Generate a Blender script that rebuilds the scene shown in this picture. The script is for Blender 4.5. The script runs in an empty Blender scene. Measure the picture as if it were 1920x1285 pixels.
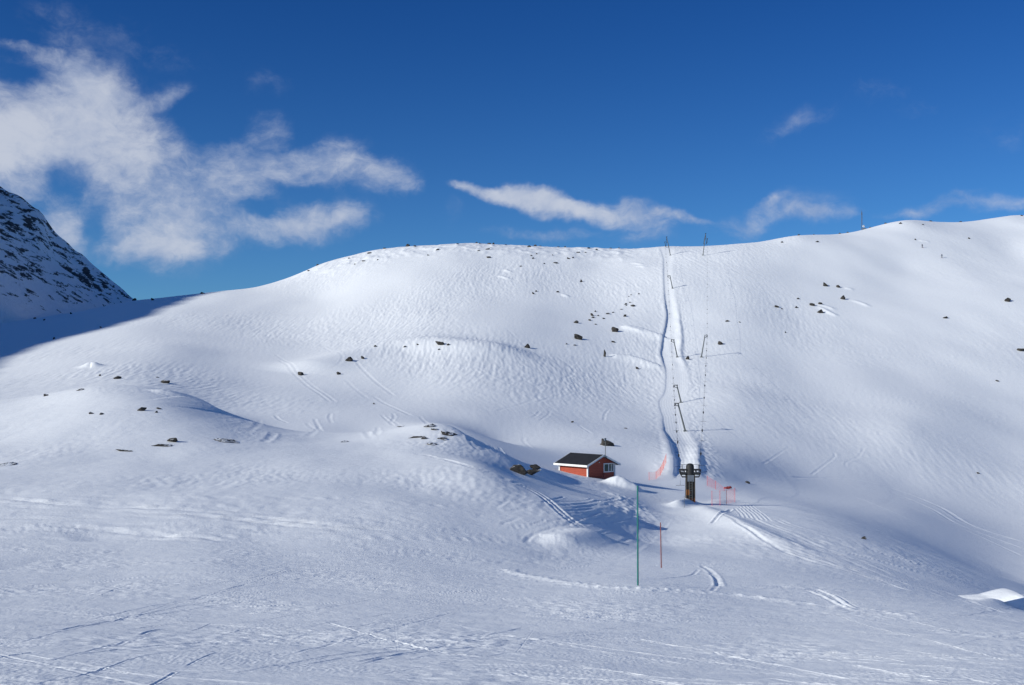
import bpy, bmesh, math, random
import numpy as np
from mathutils import Vector, Matrix, noise as mnoise

S = bpy.context.scene
COL = S.collection
R = math.radians

# ------------------------------------------------------------------ camera
F = 960.0 / math.tan(R(25.0))          # focal length in photo pixels
HORIZON = 730.0                        # row of the horizon in the photo
PITCH = math.atan((HORIZON - 642.5) / F)
cd = bpy.data.cameras.new('camera')
cam = bpy.data.objects.new('camera', cd)
COL.objects.link(cam)
cd.sensor_width = 36.0
cd.lens = 18.0 / math.tan(R(25.0))
cd.clip_start = 0.1
cd.clip_end = 20000.0
cam.location = (0, 0, 0)
cam.rotation_euler = (math.pi / 2 + PITCH, 0, 0)
S.camera = cam

# ------------------------------------------------------------------ light
SUN_EL = 22.0
SUN_SIDE = 28.0                        # degrees the sun stands behind the camera plane, off due left
sv = Vector((-math.cos(R(SUN_EL)) * math.cos(R(SUN_SIDE)),
             -math.cos(R(SUN_EL)) * math.sin(R(SUN_SIDE)),
             math.sin(R(SUN_EL))))     # towards the sun
sd = bpy.data.lights.new('sun', 'SUN')
sd.energy = 4.65
sd.angle = R(0.5)
sd.color = (0.985, 0.98, 0.90)
sun = bpy.data.objects.new('sun', sd)
COL.objects.link(sun)
sun.rotation_euler = sv.to_track_quat('Z', 'Y').to_euler()
sun.location = (-60, -15, 60)

S.view_settings.view_transform = 'Standard'
S.view_settings.look = 'None'
S.view_settings.exposure = 0.0
S.view_settings.gamma = 1.0
S.cycles.use_denoising = True
S.cycles.max_bounces = 5
S.cycles.diffuse_bounces = 3
S.cycles.transparent_max_bounces = 8

# ------------------------------------------------------------------ sky (world) with procedural clouds
W = bpy.data.worlds.new('World')
S.world = W
W.use_nodes = True
nt = W.node_tree
nt.nodes.clear()


class NB:
    """small node-building helper"""
    def __init__(s, t):
        s.t = t

    def n(s, typ, **kw):
        nd = s.t.nodes.new(typ)
        for k, v in kw.items():
            setattr(nd, k, v)
        return nd

    def link(s, a, b):
        s.t.links.new(a, b)

    def put(s, sock, v):
        if hasattr(v, 'is_output'):
            s.t.links.new(v, sock)
        else:
            sock.default_value = v

    def math(s, op, a, b=None, c=None, clamp=False):
        nd = s.n('ShaderNodeMath', operation=op)
        nd.use_clamp = clamp
        s.put(nd.inputs[0], a)
        if b is not None:
            s.put(nd.inputs[1], b)
        if c is not None:
            s.put(nd.inputs[2], c)
        return nd.outputs[0]

    def vec(s, op, a, b=None):
        nd = s.n('ShaderNodeVectorMath', operation=op)
        s.put(nd.inputs[0], a)
        if b is not None:
            s.put(nd.inputs[1], b)
        return nd.outputs['Value'] if op in ('LENGTH', 'DOT_PRODUCT', 'DISTANCE') else nd.outputs[0]

    def smooth(s, v, a, b, lo=0.0, hi=1.0):
        nd = s.n('ShaderNodeMapRange', interpolation_type='SMOOTHSTEP')
        s.put(nd.inputs['Value'], v)
        nd.inputs['From Min'].default_value = a
        nd.inputs['From Max'].default_value = b
        nd.inputs['To Min'].default_value = lo
        nd.inputs['To Max'].default_value = hi
        return nd.outputs[0]

    def noise(s, vec, scale, detail=6, rough=0.55, dist=0.0):
        nd = s.n('ShaderNodeTexNoise')
        s.put(nd.inputs['Vector'], vec)
        nd.inputs['Scale'].default_value = scale
        nd.inputs['Detail'].default_value = detail
        nd.inputs['Roughness'].default_value = rough
        nd.inputs['Distortion'].default_value = dist
        return nd

    def mix(s, fac, a, b, blend='MIX'):
        nd = s.n('ShaderNodeMix', data_type='RGBA', blend_type=blend)
        s.put(nd.inputs[0], fac)
        s.put(nd.inputs[6], a)
        s.put(nd.inputs[7], b)
        return nd.outputs[2]


b = NB(nt)
sky = b.n('ShaderNodeTexSky', sky_type='NISHITA')
sky.sun_disc = False
sky.sun_elevation = R(SUN_EL)
sky.sun_rotation = math.atan2(sv.x, sv.y)
sky.altitude = 1200
sky.air_density = 1.0
sky.dust_density = 0.3
sky.ozone_density = 2.0
hs = b.n('ShaderNodeHueSaturation')
hs.inputs['Saturation'].default_value = 1.18
hs.inputs['Value'].default_value = 1.0
b.link(sky.outputs[0], hs.inputs['Color'])
tc = b.n('ShaderNodeTexCoord')
sep = b.n('ShaderNodeSeparateXYZ')
b.link(tc.outputs['Generated'], sep.inputs[0])
# thin dry mountain air: deeper blue higher up within view
deep = b.mix(b.smooth(sep.outputs['Z'], 0.06, 0.40), (0.35, 0.66, 1.04, 1), (0.145, 0.44, 0.87, 1))
deep = b.mix(b.smooth(sep.outputs['Z'], 0.42, 0.75), deep, (0.62, 0.80, 1.05, 1))  # unseen sky overhead made paler, added fill light for the shaded snow
skycol = b.mix(1.0, hs.outputs[0], deep, 'MULTIPLY')
az = b.math('ARCTAN2', sep.outputs['X'], sep.outputs['Y'])        # azimuth, 0 = up the slope
hl = b.math('SQRT', b.math('ADD', b.math('MULTIPLY', sep.outputs['X'], sep.outputs['X']),
                           b.math('MULTIPLY', sep.outputs['Y'], sep.outputs['Y'])))
el = b.math('ARCTAN2', sep.outputs['Z'], hl)
comb = b.n('ShaderNodeCombineXYZ')
b.link(az, comb.inputs[0])
b.link(el, comb.inputs[1])
AE = comb.outputs[0]


def px_dir(px, py):
    X = px - 960.0
    Y = 642.5 - py
    return Vector((X, F * math.cos(PITCH) - Y * math.sin(PITCH), F * math.sin(PITCH) + Y * math.cos(PITCH)))


def azel(px, py):
    d = px_dir(px, py)
    return math.atan2(d.x, d.y), math.atan2(d.z, math.hypot(d.x, d.y))


# warp the lookup so that cloud edges curl
wn = b.noise(AE, 9.0, 5, 0.6)
warp = b.vec('MULTIPLY', b.vec('SUBTRACT', wn.outputs['Color'], (0.5, 0.5, 0.5)), (0.075, 0.06, 0.0))
AEw = b.vec('ADD', AE, warp)

# (px, py, half length, half height, turn in degrees, weight): cloud banks, by where they stand over the ridge
CLOUDS = [
    # the large mass at the left
    (60, 250, 220, 130, -10, 1.05), (190, 245, 170, 120, 25, 1.05), (160, 140, 110, 62, 15, 0.8), (90, 100, 110, 22, 5, 0.55),
    (-20, 270, 160, 110, 0, 1.0), (290, 315, 170, 95, 35, 0.9), (125, 415, 80, 75, 70, 0.9), (230, 370, 90, 80, 60, 0.75),
    (320, 430, 150, 82, 0, 1.0), (300, 470, 130, 34, 0, 0.85), (330, 165, 60, 26, -20, 0.55), (20, 340, 120, 30, 0, 0.5),
    # veil between the masses
    (440, 290, 60, 100, 70, 0.55), (480, 345, 120, 65, 0, 0.55), (420, 385, 110, 60, 0, 0.42),
    (560, 425, 150, 44, -6, 1.0), (620, 420, 70, 22, -20, 0.7),
    (600, 300, 120, 48, -18, 0.9), (690, 322, 130, 46, 8, 0.85), (620, 345, 180, 45, 0, 0.36), (745, 335, 80, 28, 22, 0.42), (500, 250, 60, 40, 40, 0.38),
    (840, 385, 50, 30, 60, 0.25),
    # streak along the crest
    (900, 352, 100, 18, 6, 1.05), (980, 366, 120, 24, 9, 1.1), (1070, 388, 120, 30, 15, 1.15), (1170, 402, 100, 28, 12, 1.0), (1250, 410, 70, 16, 10, 0.75),
    (1310, 416, 50, 9, 6, 0.45), (1200, 440, 80, 34, 0, 0.45), (1030, 440, 180, 20, 2, 0.38),
    (1440, 405, 150, 30, -10, 0.60), (1540, 402, 70, 20, 5, 0.50), (1400, 432, 70, 32, -40, 0.5), (1460, 380, 60, 16, -15, 0.45),
    (1750, 398, 130, 20, -6, 0.58), (1880, 394, 110, 18, 0, 0.48),
    # faint high wisps
    (100, 45, 90, 40, 8, 0.33), (265, 80, 150, 34, 10, 0.33), (20, 85, 60, 16, 5, 0.40),
    (1490, 232, 80, 30, -12, 0.36), (1650, 190, 90, 24, 8, 0.27), (1735, 215, 65, 20, 0, 0.27), (500, 150, 60, 34, 0, 0.27), (1890, 250, 70, 40, 0, 0.2),
]
total = None
for (px, py, hl_, hh_, rot, wgt) in CLOUDS:
    a0, e0 = azel(px, py)
    mp = b.n('ShaderNodeMapping', vector_type='TEXTURE')
    mp.inputs['Location'].default_value = (a0, e0, 0)
    mp.inputs['Rotation'].default_value = (0, 0, R(-rot))
    mp.inputs['Scale'].default_value = (hl_ / F * 1.25, hh_ / F * 1.35, 1)
    b.link(AEw, mp.inputs['Vector'])
    fall = b.smooth(b.vec('LENGTH', mp.outputs[0]), 1.0, 0.05, 0.0, wgt)
    # soft union
    total = fall if total is None else b.math('MAXIMUM', b.math('MULTIPLY', b.math('ADD', total, fall), 0.70), b.math('MAXIMUM', total, fall))
for (px, py, hl_, hh_, rot, wgt) in [(115, 325, 80, 38, 0, 0.55), (190, 400, 30, 75, 25, 0.45), (500, 400, 60, 22, -10, 0.35), (400, 215, 70, 40, 30, 0.5),
                                     (265, 360, 40, 30, 0, 0.25), (570, 365, 50, 20, 0, 0.3), (40, 140, 60, 18, 0, 0.35), (812, 350, 60, 60, 0, 0.25)]:
    a0, e0 = azel(px, py)                       # gaps of blue
    mp = b.n('ShaderNodeMapping', vector_type='TEXTURE')
    mp.inputs['Location'].default_value = (a0, e0, 0)
    mp.inputs['Rotation'].default_value = (0, 0, R(-rot))
    mp.inputs['Scale'].default_value = (hl_ / F * 1.25, hh_ / F * 1.35, 1)
    b.link(AEw, mp.inputs['Vector'])
    total = b.math('MAXIMUM', b.math('SUBTRACT', total, b.smooth(b.vec('LENGTH', mp.outputs[0]), 1.0, 0.05, 0.0, wgt)), 0.0)
stretch = b.n('ShaderNodeMapping')
stretch.inputs['Rotation'].default_value = (0, 0, R(12))
stretch.inputs['Scale'].default_value = (1.0, 1.5, 1.0)
b.link(b.vec('ADD', AE, b.vec('MULTIPLY', warp, (0.55, 0.55, 0.0))), stretch.inputs['Vector'])
n1 = b.noise(stretch.outputs[0], 15.0, 12, 0.64, 0.3)
n2 = b.noise(stretch.outputs[0], 52.0, 10, 0.70, 0.5)
nn = b.math('ADD', b.math('MULTIPLY', n1.outputs[0], 1.0), b.math('MULTIPLY', n2.outputs[0], 0.5))   # about 0.75 mean
dens = b.math('ADD', total, b.math('MULTIPLY', b.math('SUBTRACT', nn, 0.75), 1.75))
alpha = b.smooth(dens, -0.05, 1.30)
alpha = b.math('MULTIPLY', alpha, b.smooth(total, 0.0, 0.50))
shade = b.noise(AE, 20.0, 9, 0.6, 0.4)
ccol = b.mix(b.smooth(b.math('ADD', b.math('MULTIPLY', shade.outputs[0], 0.9), b.math('MULTIPLY', dens, 0.22)), 0.38, 0.85),
             (0.33, 0.41, 0.59, 1), (0.60, 0.64, 0.73, 1))
bg = b.n('ShaderNodeBackground')
SKY_STRENGTH = 0.09
sm = b.n('ShaderNodeVectorMath', operation='SCALE')
b.link(skycol, sm.inputs[0])
sm.inputs['Scale'].default_value = 1.0
cc = b.n('ShaderNodeVectorMath', operation='SCALE')
b.link(ccol, cc.inputs[0])
cc.inputs['Scale'].default_value = 1.0 / SKY_STRENGTH
final = b.mix(b.math('MULTIPLY', alpha, 0.86), sm.outputs[0], cc.outputs[0])
b.link(final, bg.inputs['Color'])
bg.inputs['Strength'].default_value = SKY_STRENGTH
wo = b.n('ShaderNodeOutputWorld')
b.link(bg.outputs[0], wo.inputs[0])

# ------------------------------------------------------------------ numpy noise
def _hash(ix, iy, seed):
    h = (ix.astype(np.int64) * 374761393 + iy.astype(np.int64) * 668265263 + seed * 974711) & 0xFFFFFFFF
    h = ((h ^ (h >> 13)) * 1274126177) & 0xFFFFFFFF
    return (h ^ (h >> 16)) & 0xFFFF


_ang = np.arange(65536) * (2 * math.pi / 65536)
_GX = np.cos(_ang).astype(np.float32)
_GY = np.sin(_ang).astype(np.float32)


def pn(x, y, seed=0):
    """gradient noise, about -0.7..0.7"""
    ix = np.floor(x)
    iy = np.floor(y)
    fx = (x - ix).astype(np.float32)
    fy = (y - iy).astype(np.float32)
    ix = ix.astype(np.int64)
    iy = iy.astype(np.int64)
    u = fx * fx * fx * (fx * (fx * 6 - 15) + 10)
    v = fy * fy * fy * (fy * (fy * 6 - 15) + 10)

    def g(a, c, dx, dy):
        h = _hash(ix + a, iy + c, seed)
        return _GX[h] * dx + _GY[h] * dy
    n00 = g(0, 0, fx, fy)
    n10 = g(1, 0, fx - 1, fy)
    n01 = g(0, 1, fx, fy - 1)
    n11 = g(1, 1, fx - 1, fy - 1)
    a = n00 + u * (n10 - n00)
    c = n01 + u * (n11 - n01)
    return a + v * (c - a)


def ss(x, a, c):
    t = np.clip((x - a) / (c - a), 0, 1)
    return t * t * (3 - 2 * t)


# ------------------------------------------------------------------ terrain
def uv_of(px, py):
    d = px_dir(px, py)
    return d.x / d.y, d.z / d.y


# survey of the slope: (photo column, photo row, distance up-slope in metres)
CTRL = [
    # piste in the foreground
    (-150, 1285, 9.6), (400, 1285, 10.0), (960, 1285, 10.6), (1500, 1285, 11.2), (2080, 1285, 11.8),
    (-150, 1150, 18), (400, 1150, 19), (960, 1155, 20), (1500, 1165, 20.5), (2050, 1185, 20),
    (-150, 1055, 27.5), (400, 1062, 28), (800, 1075, 29), (1196, 1098, 27), (1400, 1108, 28), (1650, 1122, 27),
    (-150, 1012, 36), (200, 1014, 36), (500, 1018, 36.5), (800, 1030, 37), (960, 1040, 38), (1240, 1064, 37.5), (1420, 1070, 37),
    # plateau on the left
    (-150, 935, 47), (100, 935, 47), (350, 942, 46), (600, 965, 43.5), (800, 985, 42.5),
    (-150, 895, 58), (0, 885, 60), (300, 862, 68), (600, 880, 64), (800, 905, 59), (960, 935, 56), (1050, 965, 52),
    (960, 886, 80), (1050, 897, 96), (1105, 912, 96), (1160, 926, 94), (1060, 928, 72), (1110, 938, 70),
    (1150, 952, 68), (1060, 1000, 45.5), (1110, 995, 48), (1020, 1034, 40.5), (1100, 1034, 42),
    # drop into the lift lane
    (1210, 955, 86), (1208, 985, 70), (1190, 1012, 56),
    (1240, 1010, 60), (1240, 960, 89), (1240, 935, 103), (1240, 905, 128), (1300, 1000, 63), (1310, 960, 86),
    (1294, 934, 107), (1270, 905, 129), (1215, 882, 146), (1330, 935, 110), (1370, 942, 109), (1430, 948, 104),
    (1340, 902, 138), (1400, 903, 152),
    # lift line
    (1285, 868, 151), (1275, 835, 178), (1270, 808, 215), (1265, 755, 275), (1262, 670, 350), (1258, 600, 410), (1255, 541, 458),
    (1252, 478, 545), (1252, 463, 575),
    # shoulder on the right and the dip behind it
    (1400, 931, 117), (1500, 955, 102), (1650, 1000, 84), (1800, 1060, 71), (1920, 1110, 62), (2060, 1168, 56),
    (1420, 985, 66), (1550, 1030, 54), (1700, 1085, 44), (1850, 1130, 38),
    (1450, 920, 148), (1500, 917, 160), (1500, 880, 190), (1500, 800, 270), (1500, 700, 350), (1500, 600, 440), (1500, 500, 540), (1500, 441, 612),
    (1700, 960, 150), (1700, 900, 200), (1700, 800, 285), (1700, 700, 370), (1700, 600, 455), (1700, 500, 565), (1700, 414, 680),
    (1900, 1085, 105), (1900, 1000, 160), (1900, 900, 230), (1900, 800, 310), (1900, 643, 420), (1900, 533, 520), (1900, 462, 620), (1900, 405, 715),
    (2080, 1060, 120), (2080, 900, 235), (2080, 640, 430), (2080, 402, 740),
    (1380, 870, 165), (1380, 820, 215), (1380, 740, 290), (1380, 600, 415), (1380, 520, 490), (1380, 456, 590),
    # hut terrace and hill foot
    (1130, 899, 111), (1075, 886, 116), (1060, 850, 150), (1137, 836, 165), (1000, 840, 150), (1150, 800, 205), (1120, 720, 285), (1120, 650, 345),
    (1120, 560, 430), (1120, 500, 505), (1100, 463, 570),
    # knoll with the bare rock
    (830, 801, 96), (760, 812, 92), (880, 822, 102), (700, 835, 84), (930, 850, 108), (830, 850, 78), (900, 872, 67), (955, 868, 84),
    (850, 797, 150), (700, 818, 140), (930, 828, 165),
    # hill, centre
    (900, 780, 190), (900, 650, 300), (900, 550, 408), (900, 500, 470), (900, 456, 560), (1000, 461, 566),
    (770, 730, 232), (770, 640, 305), (770, 550, 405), (770, 462, 552),
    # left of centre
    (600, 800, 150), (600, 760, 195), (600, 700, 255), (600, 640, 318), (600, 560, 425), (600, 496, 538), (700, 470, 549),
    (450, 800, 135), (450, 770, 180), (450, 700, 255), (450, 620, 345), (450, 580, 410), (430, 544, 492), (540, 523, 520),
    # left knoll, saddle
    (180, 731, 102), (280, 733, 103), (350, 745, 122), (420, 778, 150), (300, 790, 84), (150, 800, 82), (450, 812, 86), (550, 828, 86),
    (60, 748, 108), (-60, 765, 104), (0, 820, 80), (-150, 850, 72), (0, 860, 68),
    (180, 741, 155), (280, 742, 155), (60, 752, 165), (380, 765, 175),
    (280, 715, 205), (100, 718, 205), (0, 725, 205), (300, 650, 295), (150, 660, 290), (0, 690, 262), (300, 600, 380), (150, 610, 375),
    (0, 640, 345), (0, 606, 470), (130, 588, 480), (250, 564, 482), (340, 554, 488), (-150, 700, 262), (-150, 620, 480), (-150, 740, 200),
]
def stand(px, d):
    """the main face turns a little to the left and stands closer than first paced out"""
    if d > 200:
        d = 200 + (d - 200) * 0.86
        d *= 1 + (float(np.interp(px, [300, 430, 600, 900, 1120, 1262, 1400, 1500, 1700, 1900], [1.0, 1.03, 1.045, 1.0, 0.955, 0.925, 0.905, 0.885, 0.87, 0.875])) - 1) * float(np.clip((d - 200) / 60, 0, 1))
    return d


pts = []
for (px, py, d) in CTRL:
    d = stand(px, d)
    u, v = uv_of(px, py)
    pts.append((u, math.log(d), v))
# under and behind the camera, and beyond the crest
for px in (-300, 300, 960, 1600, 2200):
    u = (px - 960) / F
    for d in (2.2, 4.5):
        pts.append((u, math.log(d), -(1.45 + 0.115 * d + 0.02 * d * u * 3) / d))
for (px, py, d) in [(250, 564, 482), (430, 544, 492), (600, 496, 538), (770, 462, 552), (900, 456, 560), (1100, 463, 570), (1252, 463, 575),
                    (1380, 456, 590), (1500, 441, 612), (1700, 414, 680), (1900, 405, 715), (2080, 402, 740), (0, 606, 470), (-150, 620, 480)]:
    d = stand(px, d)
    u, v = uv_of(px, py)
    for k, q in ((1.12, 0.925), (1.35, 0.80), (2.0, 0.52), (4.5, 0.16)):
        pts.append((u, math.log(d * k), v * q))
for (px, d, v) in [(-200, 1000, 0.02), (200, 1000, 0.02)]:
    pts.append(((px - 960) / F, math.log(d), v))
P = np.array(pts)
KU = 2.6


def tps_fit(P, lam):
    a = P[:, 0] * KU
    c = P[:, 1]
    r2 = (a[:, None] - a[None]) ** 2 + (c[:, None] - c[None]) ** 2
    K = 0.5 * r2 * np.log(r2 + 1e-12)
    n = len(P)
    A = np.zeros((n + 3, n + 3))
    A[:n, :n] = K + lam * np.eye(n)
    A[:n, n] = 1
    A[:n, n + 1] = a
    A[:n, n + 2] = c
    A[n:, :n] = A[:n, n:].T
    rhs = np.zeros(n + 3)
    rhs[:n] = P[:, 2]
    return np.linalg.solve(A, rhs)


wts = tps_fit(P, 2e-4)


def tps_eval(u, l):
    a = (u * KU).ravel()
    c = l.ravel()
    out = np.zeros(a.size)
    for i in range(0, a.size, 20000):
        sl = slice(i, i + 20000)
        r2 = (a[sl, None] - P[None, :, 0] * KU) ** 2 + (c[sl, None] - P[None, :, 1]) ** 2
        out[sl] = (0.5 * r2 * np.log(r2 + 1e-12)) @ wts[:-3] + wts[-3] + wts[-2] * a[sl] + wts[-1] * c[sl]
    return out.reshape(u.shape)


# grid: columns by bearing, rows by distance
uf = np.arange(-0.515, 0.515, 0.00068)
side = 0.515 + np.cumsum(0.0012 * 1.09 ** np.arange(48))
U = np.concatenate([-side[::-1], uf, side])
rows = [2.0]
while rows[-1] < 2600:
    d = rows[-1]
    if d < 8:
        st = 0.12
    elif d < 130:
        st = min(max(d * d * (0.00013 if d < 34 else 0.00022), 0.018), 0.34)
    elif d < 230:
        st = 0.34 + (d - 130) * 0.005
    elif d < 640:
        st = 0.95
    elif d < 820:
        st = 1.3
    else:
        st = (d - 800) * 0.08
    rows.append(d + st)
D = np.array(rows)
LD = np.log(D)
cu = np.linspace(-0.66, 0.66, 190)
cl = np.linspace(LD[0] - 0.05, LD[-1] + 0.05, 300)
CV = tps_eval(*np.meshgrid(cu, cl))           # rows x cols


def cr_matrix(xc, xf):
    h = xc[1] - xc[0]
    t = np.clip((xf - xc[0]) / h, 1.0, len(xc) - 2.001)
    i = np.floor(t).astype(int)
    f = t - i
    M = np.zeros((len(xf), len(xc)))
    k = np.arange(len(xf))
    M[k, i - 1] = -0.5 * f + f * f - 0.5 * f ** 3
    M[k, i] = 1 - 2.5 * f * f + 1.5 * f ** 3
    M[k, i + 1] = 0.5 * f + 2 * f * f - 1.5 * f ** 3
    M[k, i + 2] = -0.5 * f * f + 0.5 * f ** 3
    return M


V = cr_matrix(cl, LD) @ CV @ cr_matrix(cu, np.clip(U, -0.64, 0.64)).T
NR, NC = V.shape
XX = (D[:, None] * U[None, :])
YY = np.repeat(D[:, None], NC, 1)
Z = V * D[:, None]


def hit(px, py, Zg=None):
    """where the line of sight through a photo point meets the snow -> (x, y, z)"""
    Zg = Z if Zg is None else Zg
    u, v = uv_of(px, py)
    j = int(np.clip(np.searchsorted(U, u) - 1, 0, NC - 2))
    f = (u - U[j]) / (U[j + 1] - U[j])
    col = (Zg[:, j] * (1 - f) + Zg[:, j + 1] * f) / D
    i0 = int(np.searchsorted(D, 6.0))
    k = np.argmax(col[i0:] >= v) + i0
    if col[k] < v:                           # above the skyline: take the crest
        near = D < 900
        k = int(np.argmax(np.where(near, col, -9)))
        d = D[k]
        return Vector((u * d, d, col[k] * d))
    t = (v - col[k - 1]) / max(col[k] - col[k - 1], 1e-9)
    d = D[k - 1] + t * (D[k] - D[k - 1])
    return Vector((u * d, d, v * d))


def ground(x, y, Zg=None):
    Zg = Z if Zg is None else Zg
    u = x / y
    j = int(np.clip(np.searchsorted(U, u) - 1, 0, NC - 2))
    i = int(np.clip(np.searchsorted(D, y) - 1, 0, NR - 2))
    f = (u - U[j]) / (U[j + 1] - U[j])
    t = (y - D[i]) / (D[i + 1] - D[i])
    return float((Zg[i, j] * (1 - f) + Zg[i, j + 1] * f) * (1 - t) + (Zg[i + 1, j] * (1 - f) + Zg[i + 1, j + 1] * f) * t)


ZB = Z.copy()                                # the smooth base, for laying features on


def patch(x0, x1, y0, y1):
    """index ranges of the grid covering a box in x, y"""
    i0 = max(int(np.searchsorted(D, y0)) - 1, 0)
    i1 = min(int(np.searchsorted(D, y1)) + 1, NR)
    us = [x0 / max(y0, 1), x0 / max(y1, 1), x1 / max(y0, 1), x1 / max(y1, 1)]
    j0 = max(int(np.searchsorted(U, min(us))) - 1, 0)
    j1 = min(int(np.searchsorted(U, max(us))) + 1, NC)
    return slice(i0, i1), slice(j0, j1)


def smooth_line(p, n):
    """Catmull-Rom through the points"""
    p = np.array(p, float)
    if len(p) == 2:
        t = np.linspace(0, 1, n)[:, None]
        return p[0] * (1 - t) + p[1] * t
    q = np.vstack([2 * p[0] - p[1], p, 2 * p[-1] - p[-2]])
    out = []
    m = max(2, n // (len(p) - 1))
    for k in range(len(p) - 1):
        a, b_, c, d = q[k:k + 4]
        for t in np.linspace(0, 1, m, endpoint=False):
            out.append(0.5 * ((2 * b_) + (-a + c) * t + (2 * a - 5 * b_ + 4 * c - d) * t * t + (-a + 3 * b_ - 3 * c + d) * t ** 3))
    out.append(p[-1])
    return np.array(out)


def line_world(pix, n=24):
    l = smooth_line(pix, n)
    return np.array([hit(a, c, ZB)[:2] for a, c in l])


def along(line, w, reach=3.0):
    """signed side distance s, position t in 0..1 along a ground line, over the grid patch near it"""
    x0, y0 = line.min(0) - reach * w
    x1, y1 = line.max(0) + reach * w
    I, J = patch(x0, x1, y0, y1)
    X = XX[I, J]
    Y = YY[I, J]
    best = np.full(X.shape, 1e9)
    S_ = np.zeros(X.shape)
    T = np.zeros(X.shape)
    seg = np.diff(line, axis=0)
    L = np.hypot(seg[:, 0], seg[:, 1]) + 1e-9
    cum = np.concatenate([[0], np.cumsum(L)])
    for k in range(len(seg)):
        dx = X - line[k, 0]
        dy = Y - line[k, 1]
        t = np.clip((dx * seg[k, 0] + dy * seg[k, 1]) / L[k] ** 2, 0, 1)
        ex = dx - t * seg[k, 0]
        ey = dy - t * seg[k, 1]
        dist = np.hypot(ex, ey)
        m = dist < best
        best[m] = dist[m]
        sgn = np.sign(seg[k, 0] * dy - seg[k, 1] * dx)
        S_[m] = (dist * sgn)[m]
        T[m] = (cum[k] + t[m] * L[k]) / cum[-1]
    return I, J, S_, T, cum[-1]


def taper(T, a=0.08):
    return ss(T, 0.0, a) * ss(1 - T, 0.0, a)


def ridge(pix, w, h, n=24, world=None, end=0.15):
    line = line_world(pix, n) if world is None else world
    I, J, s, t, L = along(line, w)
    Z[I, J] += h * np.exp(-(s / w) ** 2) * taper(t, end)


GS = [1.0, 1.0]


def groove(pix, w, h, n=24, world=None, rough=0.5, seed=1, end=0.06):
    """a ski or sledge track: a cut with thrown-up crumbs on its sides"""
    w *= GS[0]
    h *= GS[1]
    line = line_world(pix, n) if world is None else world
    I, J, s, t, L = along(line, w * 1.6)
    k = 1 + rough * 1.6 * pn(t * L / (w * 5 + 0.3), np.zeros_like(t) + seed * 7.3, seed)
    prof = -np.exp(-(s / w) ** 2) + 0.55 * np.exp(-((np.abs(s) - 1.8 * w) / (0.7 * w)) ** 2)
    Z[I, J] += h * np.clip(k, 0.1, 2) * prof * taper(t, end)


def scarp(pix, w, h, n=24, end=0.12, back=None):
    """a wind-lip: ground on the left of the line raised, dropping over w on its right; fades over `back` metres"""
    line = line_world(pix, n)
    back = back or w * 6
    I, J, s, t, L = along(line, max(w, back), 2.5)
    prof = np.where(s > 0, np.exp(-(s / back) ** 2), 1 - ss(-s, 0, w))
    Z[I, J] += h * prof * taper(t, end)


rng = random.Random(7)

# --- relief of the hill: wind-packed bumps and ski-cut snow, rounder where skied
wx = XX + 6 * pn(XX / 40, YY / 60, 3)
wy = YY + 9 * pn(XX / 45, YY / 70, 4)
hill = ss(D, 150, 215)[:, None] * np.ones((1, NC))
Z += hill * 1.1 * pn(XX / 42, YY / 60, 11) + hill * 0.42 * pn(XX / 17, YY / 30, 12)
LANE = [(895, 1262, 1308), (868, 1264, 1310), (845, 1259, 1309), (825, 1254, 1307), (808, 1243, 1293), (785, 1241, 1285), (762, 1234, 1283),
        (750, 1233, 1284), (735, 1244, 1290), (712, 1247, 1291), (695, 1247, 1287), (678, 1242, 1280), (665, 1238, 1275), (650, 1240, 1277),
        (630, 1243, 1277), (610, 1248, 1274), (590, 1250, 1272), (565, 1246, 1268), (540, 1244, 1263), (510, 1243, 1261), (485, 1243, 1263), (466, 1236, 1266)]
ld, lu0, lu1 = [], [], []
for (py, a, c) in LANE:
    m = hit((a + c) / 2, py, ZB)
    ld.append(m.y)
    lu0.append(uv_of(a, py)[0])
    lu1.append(uv_of(c, py)[0])
o = np.argsort(ld)
ld = np.array(ld)[o]
lu0 = np.array(lu0)[o]
lu1 = np.array(lu1)[o]
fine = np.linspace(ld[0], ld[-1], 400)


def gsm(v, k):
    ker = np.exp(-np.linspace(-2, 2, 2 * k + 1) ** 2)
    return np.convolve(np.pad(v, k, mode='edge'), ker / ker.sum(), 'valid')


f0 = gsm(np.interp(fine, ld, lu0), 4)
f1 = gsm(np.interp(fine, ld, lu1), 4)
xl = np.interp(D, fine, f0)[:, None] * D[:, None] + 0.22 * pn(YY / 9, XX * 0 + 1, 21) + 0.1 * pn(YY / 2.3, XX * 0 + 1, 22)
xr = np.interp(D, fine, f1)[:, None] * D[:, None] + 0.22 * pn(YY / 8, XX * 0 + 1, 23) + 0.15 * pn(YY / 2.5, XX * 0 + 1, 24)
inl = XX - xl
inr = xr - XX
on = (ss(D, ld[0] - 4, ld[0] + 8) * ss(ld[-1] + 12 - D, 0, 30))[:, None]
DEP = [(895, 0.4), (868, 0.6), (845, 0.6), (825, 0.5), (808, 0.25), (785, 0.10), (735, 0.10), (700, 0.14), (678, 0.35), (655, 0.42), (630, 0.48), (600, 0.45), (575, 0.45), (545, 0.28), (510, 0.22), (480, 0.18)]
dd_ = sorted((hit(1262, py, ZB).y, v) for py, v in DEP)
depth = 0.92 * np.interp(D, [q[0] for q in dd_], [q[1] for q in dd_])[:, None] * np.ones((1, NC))
RB = [(868, 0.35), (840, 0.30), (815, 0.08), (780, 0.0), (700, 0.04), (672, 0.35), (640, 0.5), (610, 0.4), (585, 0.15), (540, 0.02), (480, 0.0)]
rb_ = sorted((hit(1262, py, ZB).y, v) for py, v in RB)
rbank = np.interp(D, [q[0] for q in rb_], [q[1] for q in rb_])[:, None]
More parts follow.
